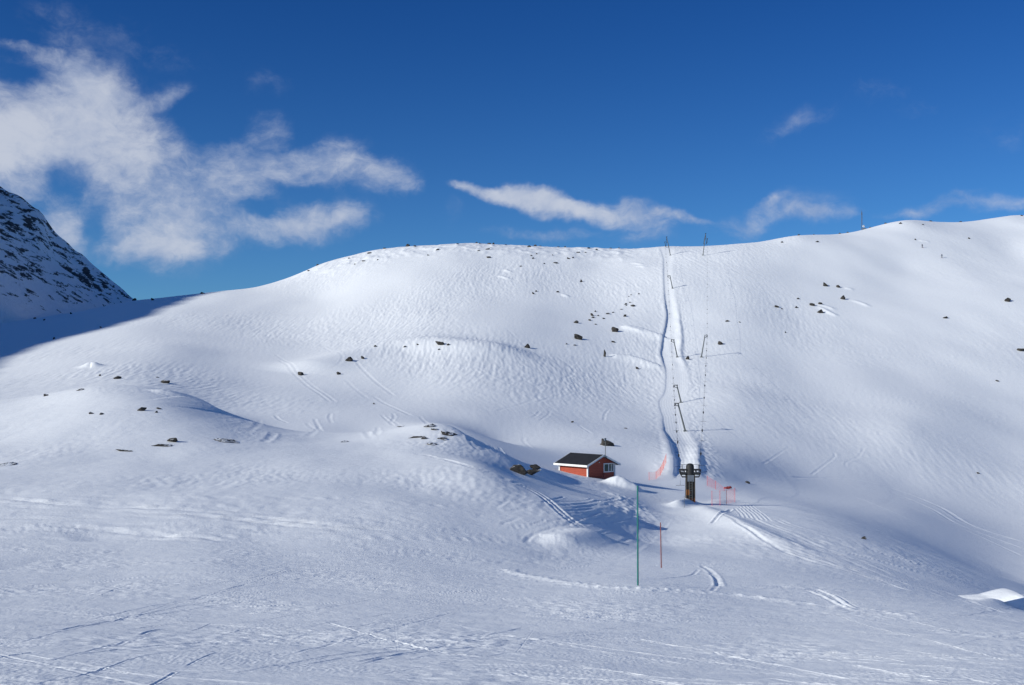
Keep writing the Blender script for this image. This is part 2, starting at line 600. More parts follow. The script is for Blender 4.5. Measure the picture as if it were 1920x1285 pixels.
lane = ss(inl, -0.15, 0.75) * ss(inr, -0.2, 0.8) * on
lanemask = ss(inl, -0.5, 0.6) * ss(inr, -0.5, 0.6) * on

lowf = pn(XX / 60 + 5, YY / 80, 31)
skied = ss(pn(XX / 55, YY / 75, 32), -0.25, 0.35)
ca, sa = math.cos(R(18)), math.sin(R(18))
r1x, r1y = wx * ca + wy * sa * 0.35, -wx * sa + wy * ca * 0.35
r2x, r2y = wx * ca - wy * sa * 0.35, wx * sa + wy * ca * 0.35
mA = pn(r1x / 0.95, r1y / 3.0, 33)
mB = pn(r2x / 1.0, r2y / 3.2, 34)
sel = ss(lowf, -0.2, 0.2)
mog = mA * (1 - sel) + mB * sel
mog2 = pn(wx / 0.75, wy / 3.2, 35)
mog3 = pn(wx / 3.2, wy / 13.0, 36)
amp = hill * (1 - lanemask) * (0.18 + 0.82 * skied) * (1 - 0.5 * ss(U, 0.20, 0.32))[None, :]
Z += amp * (0.095 * mog + 0.085 * mog2 + 0.05 * mog3)
del mA, mB, mog, mog2, mog3, r1x, r1y, r2x, r2y
# the lane itself
Z -= depth * ss(inl, -0.1, 0.55) * ss(inr, -0.2, 2.2) * on
Z += on * depth * 0.18 * np.exp(-((inl + 0.6) / 0.6) ** 2)
Z += on * rbank * 0.8 * ss(inl, 0, 3.5) * ss(inr, -1.1, 0.1) * (1 + 0.5 * pn(YY / 4, XX / 2, 42))
Z += lanemask * 0.012 * np.sin(inl * 2 * math.pi / 0.55)
rough_bank = on * np.exp(-((inr + 1.6) / 1.5) ** 2)
Z += rough_bank * 0.13 * pn(XX / 0.7, YY / 2.0, 43) + on * np.exp(-((inl + 1.6) / 1.2) ** 2) * 0.07 * pn(XX / 0.8, YY / 2.4, 44)

# --- plateau and knolls: sastrugi
mid = (ss(D, 36, 48) * (1 - ss(D, 90, 135)))[:, None]
pw = XX + 1.2 * pn(XX / 9, YY / 12, 51)
pm = ss(pn(XX / 9, YY / 16, 52), -0.15, 0.4)
Z += mid * (0.028 * pm * pn(pw / 0.75, YY / 1.9, 53) + 0.03 * pm * pn(pw / 0.33, YY / 0.9, 54) + 0.16 * pn(XX / 6, YY / 9, 55) + 0.04 * pn(pw / 2.2, YY / 5.5, 56))
# --- groomed piste near the camera
near = 1 - ss(D, 38, 50)[:, None]
nd = (XX * 0.97 + YY * 0.22)
ne = (YY * 0.97 - XX * 0.22)
pk = ss(pn(XX / 3.2 + 3, YY / 3.4, 61), -0.2, 0.45)
Z += near * (0.05 * pn(nd / 4.0, ne / 3.0, 62) + 0.026 * pk * pn(nd / 0.7, ne / 0.22, 63)
             + 0.024 * pk * pn(nd / 0.22, ne / 0.13, 64) + 0.016 * pn(nd / 2.4, ne / 0.55, 65)
             + 0.0055 * ss(pn(XX / 2.1 - 7, YY / 1.6, 67), -0.2, 0.4) * pn(XX / 0.045, YY / 0.10, 66))

# --- named features ------------------------------------------------------
# crease where the plateau meets the piste, and its piled tracks
scarp([(120, 1013), (240, 1010), (340, 1011)], 0.5, -0.09, end=0.3)
GS[:] = [0.7, 0.6]
for k in range(26):                                   # long traverse tracks over the left
    y0 = rng.uniform(928, 1012)
    x0 = rng.uniform(-60, 180)
    x1 = x0 + rng.uniform(350, 900)
    y1 = y0 + rng.uniform(0, 32) * (x1 - x0) / 700
    groove([(x0, y0), ((x0 + x1) / 2, (y0 + y1) / 2 - rng.uniform(-2, 6)), (x1, y1)], rng.uniform(0.12, 0.22), rng.uniform(0.02, 0.06), seed=k + 3)
for (pix, w, h) in [([(0, 935), (150, 948), (330, 955), (480, 968), (620, 985), (740, 996)], 0.3, 0.11),
                    ([(0, 948), (120, 955), (240, 960), (420, 972), (600, 990), (700, 998)], 0.28, 0.10),
                    ([(60, 985), (180, 990), (300, 1002), (420, 1012)], 0.3, 0.10),
                    ([(0, 993), (120, 995), (260, 993), (330, 1005)], 0.25, 0.08)]:
    groove(pix, w * 1.0, h * 0.9, seed=int(w * 100), rough=0.7)
GS[:] = [0.26, 0.13]
# piste scratches sweeping up to the right
for (pix, w, h) in [([(0, 1134), (150, 1129), (250, 1095), (400, 1063), (520, 1043), (700, 1030)], 0.07, 0.045),
                    ([(360, 1128), (470, 1092), (560, 1063), (700, 1036)], 0.08, 0.05),
                    ([(240, 1122), (310, 1104), (420, 1082)], 0.06, 0.04),
                    ([(262, 1192), (300, 1181), (352, 1178)], 0.10, 0.07), ([(360, 1184), (397, 1169)], 0.05, 0.04),
                    ([(415, 1192), (470, 1178), (560, 1163)], 0.05, 0.04),
                    ([(0, 1235), (63, 1226)], 0.07, 0.06), ([(30, 1284), (160, 1262), (260, 1235), (340, 1225)], 0.06, 0.045),
                    ([(280, 1285), (330, 1258)], 0.06, 0.045), ([(350, 1248), (410, 1226)], 0.05, 0.035),
                    ([(0, 1182), (120, 1165), (300, 1151)], 0.05, 0.03), ([(470, 1135), (560, 1141)], 0.05, 0.035),
                    ([(966, 1226), (985, 1203), (1002, 1178)], 0.035, 0.022), ([(740, 1170), (743, 1195), (745, 1222)], 0.03, 0.016),
                    ([(700, 1110), (715, 1098), (750, 1096)], 0.05, 0.035),
                    ([(1000, 1070), (1050, 1066), (1110, 1061)], 0.12, 0.07),
                    ([(700, 1042), (760, 1033), (900, 1032)], 0.10, 0.05)]:
    groove(pix, w, h, seed=int(w * 1000) + 5, rough=0.45)
GS[:] = [0.28, 0.23]
for k in range(190):
    x0 = rng.uniform(-80, 1900)
    y0 = rng.uniform(1040, 1275)
    ln = rng.uniform(140, 900)
    tilt = rng.gauss(-0.15, 0.07) if x0 < 800 and k % 3 else rng.gauss(0.05, 0.08)
    x1 = x0 + ln
    y1 = y0 + tilt * ln
    if y1 < 1040:
        continue
    groove([(x0, y0), ((x0 + x1) / 2, (y0 + y1) / 2 + rng.uniform(-5, 5)), (x1, y1)], rng.uniform(0.05, 0.11), rng.uniform(0.012, 0.04), n=14, seed=k + 40, rough=0.5)
GS[:] = [0.5, 0.35]
# thrown-up berm that runs past the marker poles
ridge([(935, 1064), (985, 1079), (1060, 1092), (1150, 1103), (1260, 1109), (1400, 1119), (1560, 1135)], 0.22, 0.035, end=0.1)
line = line_world([(935, 1064), (985, 1079), (1060, 1092), (1150, 1103), (1260, 1109), (1400, 1119), (1600, 1142), (1760, 1165)], 40)
I, J, s, t, L = along(line, 0.7)
Z[I, J] += np.exp(-(s / 0.6) ** 2) * taper(t, 0.06) * np.clip(pn(XX[I, J] / 0.22, YY[I, J] / 0.2, 71) + 0.02, 0, 1) * 0.06
groove([(1290, 1068), (1330, 1075), (1345, 1092), (1335, 1112)], 0.1, 0.028, seed=9)
groove([(1315, 1060), (1340, 1078), (1350, 1100)], 0.15, 0.06, seed=10)
groove([(1130, 1085), (1220, 1087), (1290, 1080), (1310, 1068)], 0.10, 0.035, seed=11)
groove([(1515, 1108), (1555, 1122), (1592, 1140)], 0.10, -0.06, seed=12)
groove([(1532, 1104), (1570, 1120), (1600, 1138)], 0.10, -0.06, seed=13)
GS[:] = [0.7, 0.55]
# double track down the plateau
for off in (0, 7):
    groove([(770 + off, 850), (850 + off, 868), (930 + off, 893), (990 + off, 917), (1030 + off, 945), (1065 + off, 975), (1105 + off, 997)],
           0.16, 0.09, n=40, seed=14 + off, rough=0.5)
GS[:] = [0.6, 0.35]
groove([(985, 1016), (1000, 1004), (1050, 985)], 0.16, 0.06, seed=15)
groove([(1060, 985), (1120, 960), (1160, 958)], 0.2, 0.06, seed=17)
for k in range(36):
    x0 = rng.uniform(880, 1130)
    y0 = rng.uniform(940, 1000)
    groove([(x0, y0), (x0 + rng.uniform(20, 90), y0 + rng.uniform(-12, 4))], rng.uniform(0.1, 0.2), rng.uniform(0.03, 0.07), n=8, seed=80 + k)
GS[:] = [0.8, 0.5]
ridge([(995, 1012), (1055, 1016), (1125, 1002)], 0.9, 0.30, end=0.25)
# curved grooming marks in the lane mouth
for k in range(9):
    groove([(1000 + 18 * k, 1040 + 1.5 * k), (1110 + 9 * k, 1030 + k), (1180 + 6 * k, 1008), (1215 + 5 * k, 975)], 0.12, 0.022, n=20, seed=120 + k, rough=0.3)
# thrown snow on the lip above the lane
line = line_world([(1120, 915), (1160, 930), (1185, 950), (1175, 975)], 20)
I, J, s, t, L = along(line, 2.0)
Z[I, J] += np.exp(-(s / 1.6) ** 2) * taper(t, 0.15) * (0.16 * np.clip(pn(XX[I, J] / 0.45, YY[I, J] / 1.0, 72) + 0.1, 0, 1) + 0.14 * pn(XX[I, J] / 1.6, YY[I, J] / 3, 73))
# snow bank beside the hut
bank = np.array([(uv_of(1122, 0)[0] * 107.5, 107.5), (uv_of(1150, 0)[0] * 107, 107), (uv_of(1172, 0)[0] * 106.5, 106.5), (uv_of(1202, 0)[0] * 106, 106)])
I, J, s, t, L = along(bank, 1.6)
Z[I, J] += np.exp(-(s / 1.25) ** 2) * np.interp(t, [0, 0.25, 0.42, 0.7, 0.9, 1.0], [0, 0.55, 0.95, 0.72, 0.40, 0.0]) * (1 + 0.35 * pn(XX[I, J] / 1.1, YY[I, J] / 1.4, 78))
GS[:] = [0.7, 0.4]
# bank in front of the lift station with its ditch to the right
ridge([(1262, 955), (1290, 945), (1312, 943)], 0.8, 0.55, end=0.3)
ridge([(1300, 946), (1330, 960), (1370, 978), (1420, 1000), (1480, 1025), (1560, 1050)], 0.9, 0.26, end=0.15)
groove([(1335, 983), (1352, 969), (1371, 955)], 0.18, 0.14, seed=18)
for k in range(6):
    groove([(1345 + 10 * k, 965 + 6 * k), (1420 + 12 * k, 1000 + 8 * k), (1500 + 20 * k, 1030 + 9 * k), (1600 + 20 * k, 1062 + 9 * k)], 0.14, rng.uniform(0.03, 0.08), n=26, seed=140 + k)
ridge([(1330, 948), (1360, 941), (1400, 938)], 0.9, 0.16, end=0.3)
for k in range(7):
    groove([(1376 + 5 * k, 952 - k), (1386 + 7 * k, 962), (1392 + 9 * k, 972 + k)], 0.12, 0.045, n=8, seed=150 + k)
GS[:] = [0.7, 0.4]
ridge([(1835, 1140), (1890, 1131), (1960, 1122)], 0.5, 0.25, end=0.3)
# traverse tracks down the right shoulder
for k in range(30):
    x0 = rng.uniform(1400, 1700)
    yb = 950 + (x0 - 1400) * 0.30 + rng.uniform(5, 60)
    ln = rng.uniform(80, 260)
    groove([(x0, yb), (x0 + ln, yb + ln * rng.uniform(0.30, 0.40))], rng.uniform(0.1, 0.18), rng.uniform(0.02, 0.06), n=12, seed=170 + k)
GS[:] = [0.5, 0.24]
# tracks across the valley on the right
for (pix, w, h) in [([(1500, 815), (1640, 830), (1760, 838), (1920, 862)], 0.7, 0.18), ([(1420, 785), (1600, 795), (1760, 800), (1920, 815)], 0.7, 0.12),
                    ([(1530, 835), (1560, 850), (1562, 862), (1520, 892)], 0.45, 0.12), ([(1620, 840), (1610, 858), (1585, 872), (1600, 884), (1640, 896)], 0.45, 0.12),
                    ([(1680, 842), (1688, 848), (1672, 855)], 0.4, 0.10), ([(1430, 870), (1480, 842), (1510, 850)], 0.4, 0.1),
                    ([(1480, 895), (1600, 902), (1680, 920), (1760, 950), (1820, 985), (1920, 1018)], 0.8, 0.26),
                    ([(1560, 905), (1660, 922), (1740, 952), (1800, 985), (1920, 1030)], 0.6, 0.20),
                    ([(1600, 925), (1700, 950), (1800, 990), (1920, 1045)], 0.5, 0.14),
                    ([(1440, 905), (1560, 920), (1660, 955), (1780, 1010)], 0.4, 0.10)]:
    groove(pix, w, h, n=36, seed=int(w * 77))
for k in range(40):
    x0 = rng.uniform(1420, 1850)
    y0 = rng.uniform(770, 1000)
    if y0 > 905 + (x0 - 1500) * 0.28:
        continue
    ln = rng.uniform(80, 300)
    groove([(x0, y0), (x0 + ln / 2, y0 + ln * rng.uniform(0.03, 0.12)), (x0 + ln, y0 + ln * rng.uniform(0.1, 0.2))], rng.uniform(0.3, 0.5), rng.uniform(0.03, 0.09), n=14, seed=210 + k)
GS[:] = [0.7, 0.28]
for k in range(70):                                   # fine traverse lines on the right face
    x0 = rng.uniform(1400, 1880)
    y0 = rng.uniform(640, 800)
    ln = rng.uniform(60, 260)
    groove([(x0, y0), (x0 + ln / 2, y0 + ln * rng.uniform(0.04, 0.10)), (x0 + ln, y0 + ln * rng.uniform(0.1, 0.22))], rng.uniform(0.3, 0.5), rng.uniform(0.05, 0.14), n=12, seed=420 + k)
# squiggles below the hill
for k in range(20):
    x0 = rng.uniform(430, 1180)
    y0 = rng.uniform(768, 822)
    a = rng.uniform(-1, 1)
    groove([(x0, y0), (x0 + 10 * a + rng.uniform(-6, 6), y0 + 9), (x0 + 30 * a, y0 + rng.uniform(14, 26))], 0.35, rng.uniform(0.05, 0.12), n=10, seed=260 + k)
for k in range(14):                                   # ski turns behind the rocky knoll
    x0 = 876 + 4.5 * k
    groove([(x0, 822 + k * 1.2), (x0 + 8, 835 + k), (x0 + 22, 845 + k)], 0.22, 0.13, n=8, seed=300 + k)
for k in range(14):                                   # long slanting ski lines on the face
    x0 = rng.uniform(500, 1120)
    y0 = rng.uniform(600, 740)
    ln = rng.uniform(30, 120)
    sl = rng.choice((0.75, 0.55, -0.9))
    groove([(x0, y0), (x0 + ln * 0.5, y0 + abs(sl) * ln * 0.5 * 1.1), (x0 + ln * (1 if sl > 0 else -0.6), y0 + abs(sl) * ln)], 0.5, rng.uniform(0.05, 0.13), n=12, seed=340 + k)
GS[:] = [1, 1]
# wind-lips and drift tails
scarp([(1255, 640), (1225, 628), (1190, 617), (1160, 614)], 1.8, 0.6, back=4)
scarp([(1240, 690), (1215, 680), (1180, 668), (1140, 664)], 1.6, 0.5, back=3.5)
ridge([(985, 652), (920, 654), (860, 650), (800, 645), (730, 652), (660, 672), (590, 690), (520, 702)], 9, 1.5, n=30)
scarp([(430, 779), (400, 768), (370, 752), (330, 741), (280, 734)], 2.2, 0.3, back=6)
scarp([(930, 852), (890, 838), (865, 818), (840, 803)], 1.5, 0.25, back=4)
for (px, py, ln, sl) in [(1168, 616, 40, 0.3), (1590, 562, 45, 0.35), (1548, 586, 24, 0.4), (1530, 572, 40, 0.3), (1582, 540, 20, 0.2), (930, 517, 28, 0.3),
                         (940, 505, 22, 0.35), (1180, 494, 30, 0.15), (1190, 500, 26, 0.1), (1720, 450, 26, 0.15), (1530, 576, 30, 0.5), (1050, 549, 18, 0.4)]:
    ridge([(px, py), (px + ln * 0.5, py + ln * sl * 0.4), (px + ln, py + ln * sl)], 0.9, 0.36, n=10, end=0.35)
ridge([(160, 690), (171, 686), (182, 689)], 1.6, 0.9, n=8, end=0.4)
# crumbly snow along the crest
cr = np.array([hit(px, py + 6, ZB)[1] for px, py in [(560, 515), (700, 474), (900, 458), (1100, 465), (1230, 464)]])
cd_ = np.interp(U, [(560 - 960) / F, (700 - 960) / F, (900 - 960) / F, (1100 - 960) / F, (1230 - 960) / F], cr)
crm = np.exp(-((YY - cd_[None, :] - 4) / 26) ** 2) * (ss(U, -0.22, -0.17) * (1 - ss(U, 0.10, 0.135)))[None, :]
Z += crm * (1.1 * np.clip(pn(XX / 7, YY / 11, 75), 0, 1) + 0.5 * np.clip(pn(XX / 2.6, YY / 6, 76), 0, 1))
del wx, wy, crm


# ------------------------------------------------------------------ materials
def mat(name):
    m = bpy.data.materials.new(name)
    m.use_nodes = True
    t = m.node_tree
    t.nodes.clear()
    n = NB(t)
    bs = n.n('ShaderNodeBsdfPrincipled')
    out = n.n('ShaderNodeOutputMaterial')
    n.link(bs.outputs[0], out.inputs[0])
    return m, n, bs


def obj_coords(n):
    return n.n('ShaderNodeTexCoord').outputs['Object']


def snow_material():
    m, n, bs = mat('snow')
    geo = n.n('ShaderNodeNewGeometry')
    pos = geo.outputs['Position']
    bs.inputs['Base Color'].default_value = (0.905, 0.92, 0.945, 1)
    bs.inputs['Roughness'].default_value = 0.55
    bs.inputs['Specular IOR Level'].default_value = 0.25
    st = n.n('ShaderNodeMapping')
    st.inputs['Rotation'].default_value = (0, 0, R(12))
    st.inputs['Scale'].default_value = (1.0, 2.2, 1.0)
    n.link(pos, st.inputs[0])
    g1 = n.noise(st.outputs[0], 9.0, 5, 0.62)
    g2 = n.noise(pos, 1.3, 6, 0.6)
    h = n.math('ADD', n.math('MULTIPLY', g1.outputs[0], 0.03), n.math('MULTIPLY', g2.outputs[0], 0.10))
    bp = n.n('ShaderNodeBump')
    bp.inputs['Strength'].default_value = 0.5
    bp.inputs['Distance'].default_value = 1.0
    n.link(h, bp.inputs['Height'])
    n.link(bp.outputs[0], bs.inputs['Normal'])
    return m


def make_mesh(name, verts, faces, material, smooth=False):
    me = bpy.data.meshes.new(name)
    me.from_pydata(verts, [], faces)
    me.materials.append(material)
    if smooth:
        me.polygons.foreach_set('use_smooth', np.ones(len(me.polygons), bool))
    me.update()
    return me


def grid_object(name, X, Y, Zg, material):
    nr, nc = X.shape
    me = bpy.data.meshes.new(name)
    me.vertices.add(nr * nc)
    co = np.stack([X, Y, Zg], -1).astype(np.float32).ravel()
    me.vertices.foreach_set('co', co)
    idx = np.arange(nr * nc, dtype=np.int32).reshape(nr, nc)
    q = np.stack([idx[:-1, :-1], idx[:-1, 1:], idx[1:, 1:], idx[1:, :-1]], -1).reshape(-1, 4)
    nf = len(q)
    me.loops.add(nf * 4)
    me.loops.foreach_set('vertex_index', q.ravel())
    me.polygons.add(nf)
    me.polygons.foreach_set('loop_start', np.arange(0, nf * 4, 4, dtype=np.int32))
    me.polygons.foreach_set('use_smooth', np.ones(nf, bool))
    me.materials.append(material)
    me.update(calc_edges=True)
    ob = bpy.data.objects.new(name, me)
    COL.objects.link(ob)
    return ob


SNOW = snow_material()
terrain = grid_object('snow_ground', XX, YY, Z, SNOW)
terrain['kind'] = 'structure'

# ground behind and beside the camera, joined under the edge of the slope
bx = np.linspace(-140, 140, 57)
by = np.linspace(-120, 2.05, 40)
BX, BY = np.meshgrid(bx, by)
near_z = float(Z[0, NC // 2])
BZ = near_z - 0.10 * (BY - 2.0) - 0.02 * BX + 0.25 * pn(BX / 14, BY / 14, 77) * ss(2.0 - BY, 0, 10) - 0.05 - 0.25 * ss(np.abs(BX), 4, 30)
back = grid_object('snow_field', BX, BY, BZ, SNOW)
back['kind'] = 'structure'

# ------------------------------------------------------------------ mountain on the left, whose shade fills the saddle
SHADE = [(-420, 835), (-200, 752), (0, 699), (47, 664), (93, 643), (187, 622), (265, 604), (305, 591), (342, 570), (389, 556), (430, 545)]
ridge_pts = []
RX = -500.0
for (px, py) in SHADE:
    p = hit(px, py, ZB)
    t = (RX - p.x) / sv.x
    ridge_pts.append((p.y + sv.y * t, p.z + sv.z * t))
ridge_pts.sort()
ry = np.array([p[0] for p in ridge_pts])
rz = np.array([p[1] for p in ridge_pts])
mx = np.arange(-1300, -60, 2.6)
my = np.arange(-460, 1400, 2.8)
MX, MY = np.meshgrid(mx, my)
rzl = np.interp(my, np.concatenate([[ry[0] - 160], ry, [ry[-1] + 35, ry[-1] + 110, ry[-1] + 200, ry[-1] + 320, ry[-1] + 520, ry[-1] + 900]]), np.concatenate([[rz[0] - 190], rz, [rz[-1] - 45, rz[-1] - 45, rz[-1] + 50, rz[-1] + 60, rz[-1] - 90, rz[-1] - 420]]))
leftr = rzl[:, None] - 0.80 * np.maximum(MX - RX, 0) - 0.35 * np.maximum(RX - MX, 0)
SIL = [(-700, 60), (-300, 210), (-100, 296), (0, 343), (40, 366), (75, 392), (100, 430), (140, 466), (175, 492), (215, 525), (240, 549), (256, 562), (330, 640), (420, 720)]
su = np.array([uv_of(a, c)[0] for a, c in SIL])
sz = np.array([uv_of(a, c)[1] for a, c in SIL])
SD = 660.0
MU = MX / np.maximum(MY, 60)
sil = np.interp(MU, su, sz) * SD
spur = sil - 0.52 * np.maximum(SD - MY, 0) - 0.5 * np.maximum(MY - SD, 0)
MZ = np.maximum(leftr, spur)
rock_amp = ss(MZ, 20, 90)
MZ = MZ + rock_amp * (3.2 * pn(MX / 45 + MY / 120, MY / 60, 81) + 2.6 * np.abs(pn(MX / 16, MY / 22, 82)) + 1.5 * pn(MX / 7, MY / 9, 83) - 2.0)


def mountain_material():
    m, n, bs = mat('mountain_snow_rock')
    geo = n.n('ShaderNodeNewGeometry')
    pos = geo.outputs['Position']
    mp = n.n('ShaderNodeMapping')
    mp.inputs['Rotation'].default_value = (0, R(-38), 0)
    mp.inputs['Scale'].default_value = (0.8, 0.5, 0.85)
    n.link(pos, mp.inputs[0])
    a = n.noise(mp.outputs[0], 0.20, 8, 0.72, 0.3)
    big = n.noise(pos, 0.012, 3, 0.5)
    sep_ = n.n('ShaderNodeSeparateXYZ')
    n.link(pos, sep_.inputs[0])
    # bare rock is common high on the face, absent on the apron
    v = n.math('ADD', a.outputs[0], n.math('MULTIPLY', n.math('SUBTRACT', big.outputs[0], 0.5), 0.45))
    hgt = n.smooth(sep_.outputs['Z'], 30, 62, -0.14, 0.0)
    v = n.math('ADD', v, hgt)
    rockf = n.smooth(v, 0.512, 0.535)
    rc = n.noise(pos, 0.6, 5, 0.7)
    rcol = n.mix(n.smooth(rc.outputs[0], 0.3, 0.7), (0.02, 0.019, 0.02, 1), (0.11, 0.10, 0.095, 1))
    n.link(n.mix(rockf, (0.86, 0.88, 0.92, 1), rcol), bs.inputs['Base Color'])
    bs.inputs['Roughness'].default_value = 0.75
    bs.inputs['Specular IOR Level'].default_value = 0.2
    bp = n.n('ShaderNodeBump')
    bp.inputs['Strength'].default_value = 0.6
    bp.inputs['Distance'].default_value = 4.0
    n.link(a.outputs[0], bp.inputs['Height'])
    n.link(bp.outputs[0], bs.inputs['Normal'])
    return m


mountain = grid_object('mountain', MX, MY, MZ, mountain_material())
mountain['kind'] = 'structure'

# ------------------------------------------------------------------ object helpers
def flat_mat(name, col, rough=0.6, metal=0.0, var=0.25, scale=3.0):
    m, n, bs = mat(name)
    c = obj_coords(n)
    a = n.noise(c, scale, 5, 0.65)
    lo = tuple(x * (1 - var) for x in col) + (1,)
    hi = tuple(min(1, x * (1 + var)) for x in col) + (1,)
    n.link(n.mix(n.smooth(a.outputs[0], 0.3, 0.7), lo, hi), bs.inputs['Base Color'])
    bs.inputs['Roughness'].default_value = rough
    bs.inputs['Metallic'].default_value = metal
    return m


def rock_mat():
    m, n, bs = mat('rock')
    geo = n.n('ShaderNodeNewGeometry')
    c = obj_coords(n)
    a = n.noise(c, 2.2, 7, 0.7)
    l = n.noise(c, 6.0, 4, 0.6)
    col = n.mix(n.smooth(a.outputs[0], 0.32, 0.7), (0.014, 0.013, 0.014, 1), (0.066, 0.056, 0.046, 1))
    col = n.mix(n.smooth(l.outputs[0], 0.60, 0.70), col, (0.09, 0.088, 0.066, 1))
    sepn = n.n('ShaderNodeSeparateXYZ')
    n.link(geo.outputs['Normal'], sepn.inputs[0])
    # snow lodged on the flatter tops
    up = n.math('ADD', sepn.outputs['Z'], n.math('MULTIPLY', n.math('SUBTRACT', a.outputs[0], 0.5), 0.7))
    n.link(n.mix(n.smooth(up, 0.93, 0.99), col, (0.86, 0.88, 0.92, 1)), bs.inputs['Base Color'])
    bs.inputs['Roughness'].default_value = 0.85
    bp = n.n('ShaderNodeBump')
    bp.inputs['Distance'].default_value = 0.12
    n.link(a.outputs[0], bp.inputs['Height'])
    n.link(bp.outputs[0], bs.inputs['Normal'])
    return m


M = {
    'rock': rock_mat(),
    'red': None,
    'white': flat_mat('white_paint', (0.78, 0.78, 0.76), 0.5, 0, 0.06),
    'felt': flat_mat('roofing_felt', (0.012, 0.013, 0.017), 0.75, 0, 0.25, 1.5),
    'steel': flat_mat('galvanised_steel', (0.12, 0.13, 0.13), 0.55, 0.4, 0.2),
    'dark': flat_mat('dark_steel', (0.030, 0.030, 0.033), 0.5, 0.3, 0.3),
    'black': flat_mat('black_rubber', (0.018, 0.018, 0.02), 0.7),
    'cable': flat_mat('cable', (0.05, 0.05, 0.055), 0.5, 0.5),
    'panel': flat_mat('grey_panel', (0.16, 0.18, 0.21), 0.45, 0.2, 0.1),
    'green': flat_mat('green_pole_paint', (0.012, 0.145, 0.12), 0.35, 0, 0.2, 2.0),
    'redpole': flat_mat('red_pole_paint', (0.21, 0.058, 0.052), 0.5, 0, 0.25, 2.0),
    'net': flat_mat('orange_net', (0.85, 0.32, 0.27), 0.6, 0, 0.1),
    'netred': flat_mat('red_net', (0.62, 0.05, 0.06), 0.6, 0, 0.1),
    'mast': flat_mat('mast_steel', (0.10, 0.12, 0.16), 0.6, 0.2, 0.2),
    'light': flat_mat('pale_lamp', (0.6, 0.58, 0.52), 0.5),
    'skin': flat_mat('skin', (0.45, 0.28, 0.2), 0.6, 0, 0.05),
    'suit': None, 'ski': flat_mat('ski', (0.25, 0.05, 0.05), 0.4),
    'wood': flat_mat('weathered_wood', (0.055, 0.038, 0.026), 0.8, 0, 0.4, 4.0),
    'snowcap': SNOW,
}


def siding():
    m, n, bs = mat('red_siding')
    c = obj_coords(n)
    sp = n.n('ShaderNodeSeparateXYZ')
    n.link(c, sp.inputs[0])
    z = n.math('FRACT', n.math('MULTIPLY', sp.outputs['Z'], 1 / 0.16))
    a = n.noise(c, 1.4, 5, 0.6)
    col = n.mix(a.outputs[0], (0.29, 0.048, 0.026, 1), (0.42, 0.085, 0.044, 1))
    col = n.mix(n.smooth(z, 0.0, 0.12), (0.06, 0.010, 0.008, 1), col)
    n.link(col, bs.inputs['Base Color'])
    bs.inputs['Roughness'].default_value = 0.7
    bp = n.n('ShaderNodeBump')
    bp.inputs['Distance'].default_value = 0.02
    n.link(z, bp.inputs['Height'])
    n.link(bp.outputs[0], bs.inputs['Normal'])
    return m


M['red'] = siding()


def glass():
    m, n, bs = mat('window_glass')
    bs.inputs['Base Color'].default_value = (0.02, 0.03, 0.045, 1)
    bs.inputs['Roughness'].default_value = 0.06
    bs.inputs['Specular IOR Level'].default_value = 0.8
    return m


M['glass'] = glass()


def column_mat():
    m, n, bs = mat('rusted_column')
    c = obj_coords(n)
    a = n.noise(c, 2.5, 6, 0.7)
    col = n.mix(n.smooth(a.outputs[0], 0.35, 0.7), (0.020, 0.017, 0.015, 1), (0.062, 0.047, 0.034, 1))
    sp = n.n('ShaderNodeSeparateXYZ')
    n.link(c, sp.inputs[0])
    # patch of orange rust low on the left, thin rust near the foot
    dd = n.vec('DISTANCE', c, (-0.28, -0.42, 0.95))
    r = n.math('ADD', n.smooth(dd, 0.42, 0.05, 0, 1), n.math('MULTIPLY', n.math('SUBTRACT', a.outputs[0], 0.5), 1.2))
    col = n.mix(n.smooth(r, 0.25, 0.6), col, (0.24, 0.085, 0.02, 1))
    foot = n.math('ADD', n.smooth(sp.outputs['Z'], 0.9, 0.1, 0, 0.7), n.math('MULTIPLY', n.math('SUBTRACT', a.outputs[0], 0.5), 1.5))
    col = n.mix(n.smooth(foot, 0.3, 0.8), col, (0.15, 0.05, 0.018, 1))
    n.link(col, bs.inputs['Base Color'])
    bs.inputs['Roughness'].default_value = 0.8
    return m


M['column'] = column_mat()


def suit():
    m, n, bs = mat('ski_suit')
    c = obj_coords(n)
    sp = n.n('ShaderNodeSeparateXYZ')
    n.link(c, sp.inputs[0])
    z = sp.outputs['Z']
    col = n.mix(n.smooth(z, 0.86, 0.88), (0.02, 0.02, 0.025, 1), (0.03, 0.045, 0.09, 1))
    col = n.mix(n.smooth(z, 1.46, 1.48), col, (0.4, 0.26, 0.2, 1))
    col = n.mix(n.smooth(z, 1.62, 1.64), col, (0.02, 0.02, 0.02, 1))
    n.link(col, bs.inputs['Base Color'])
    return m


M['suit'] = suit()


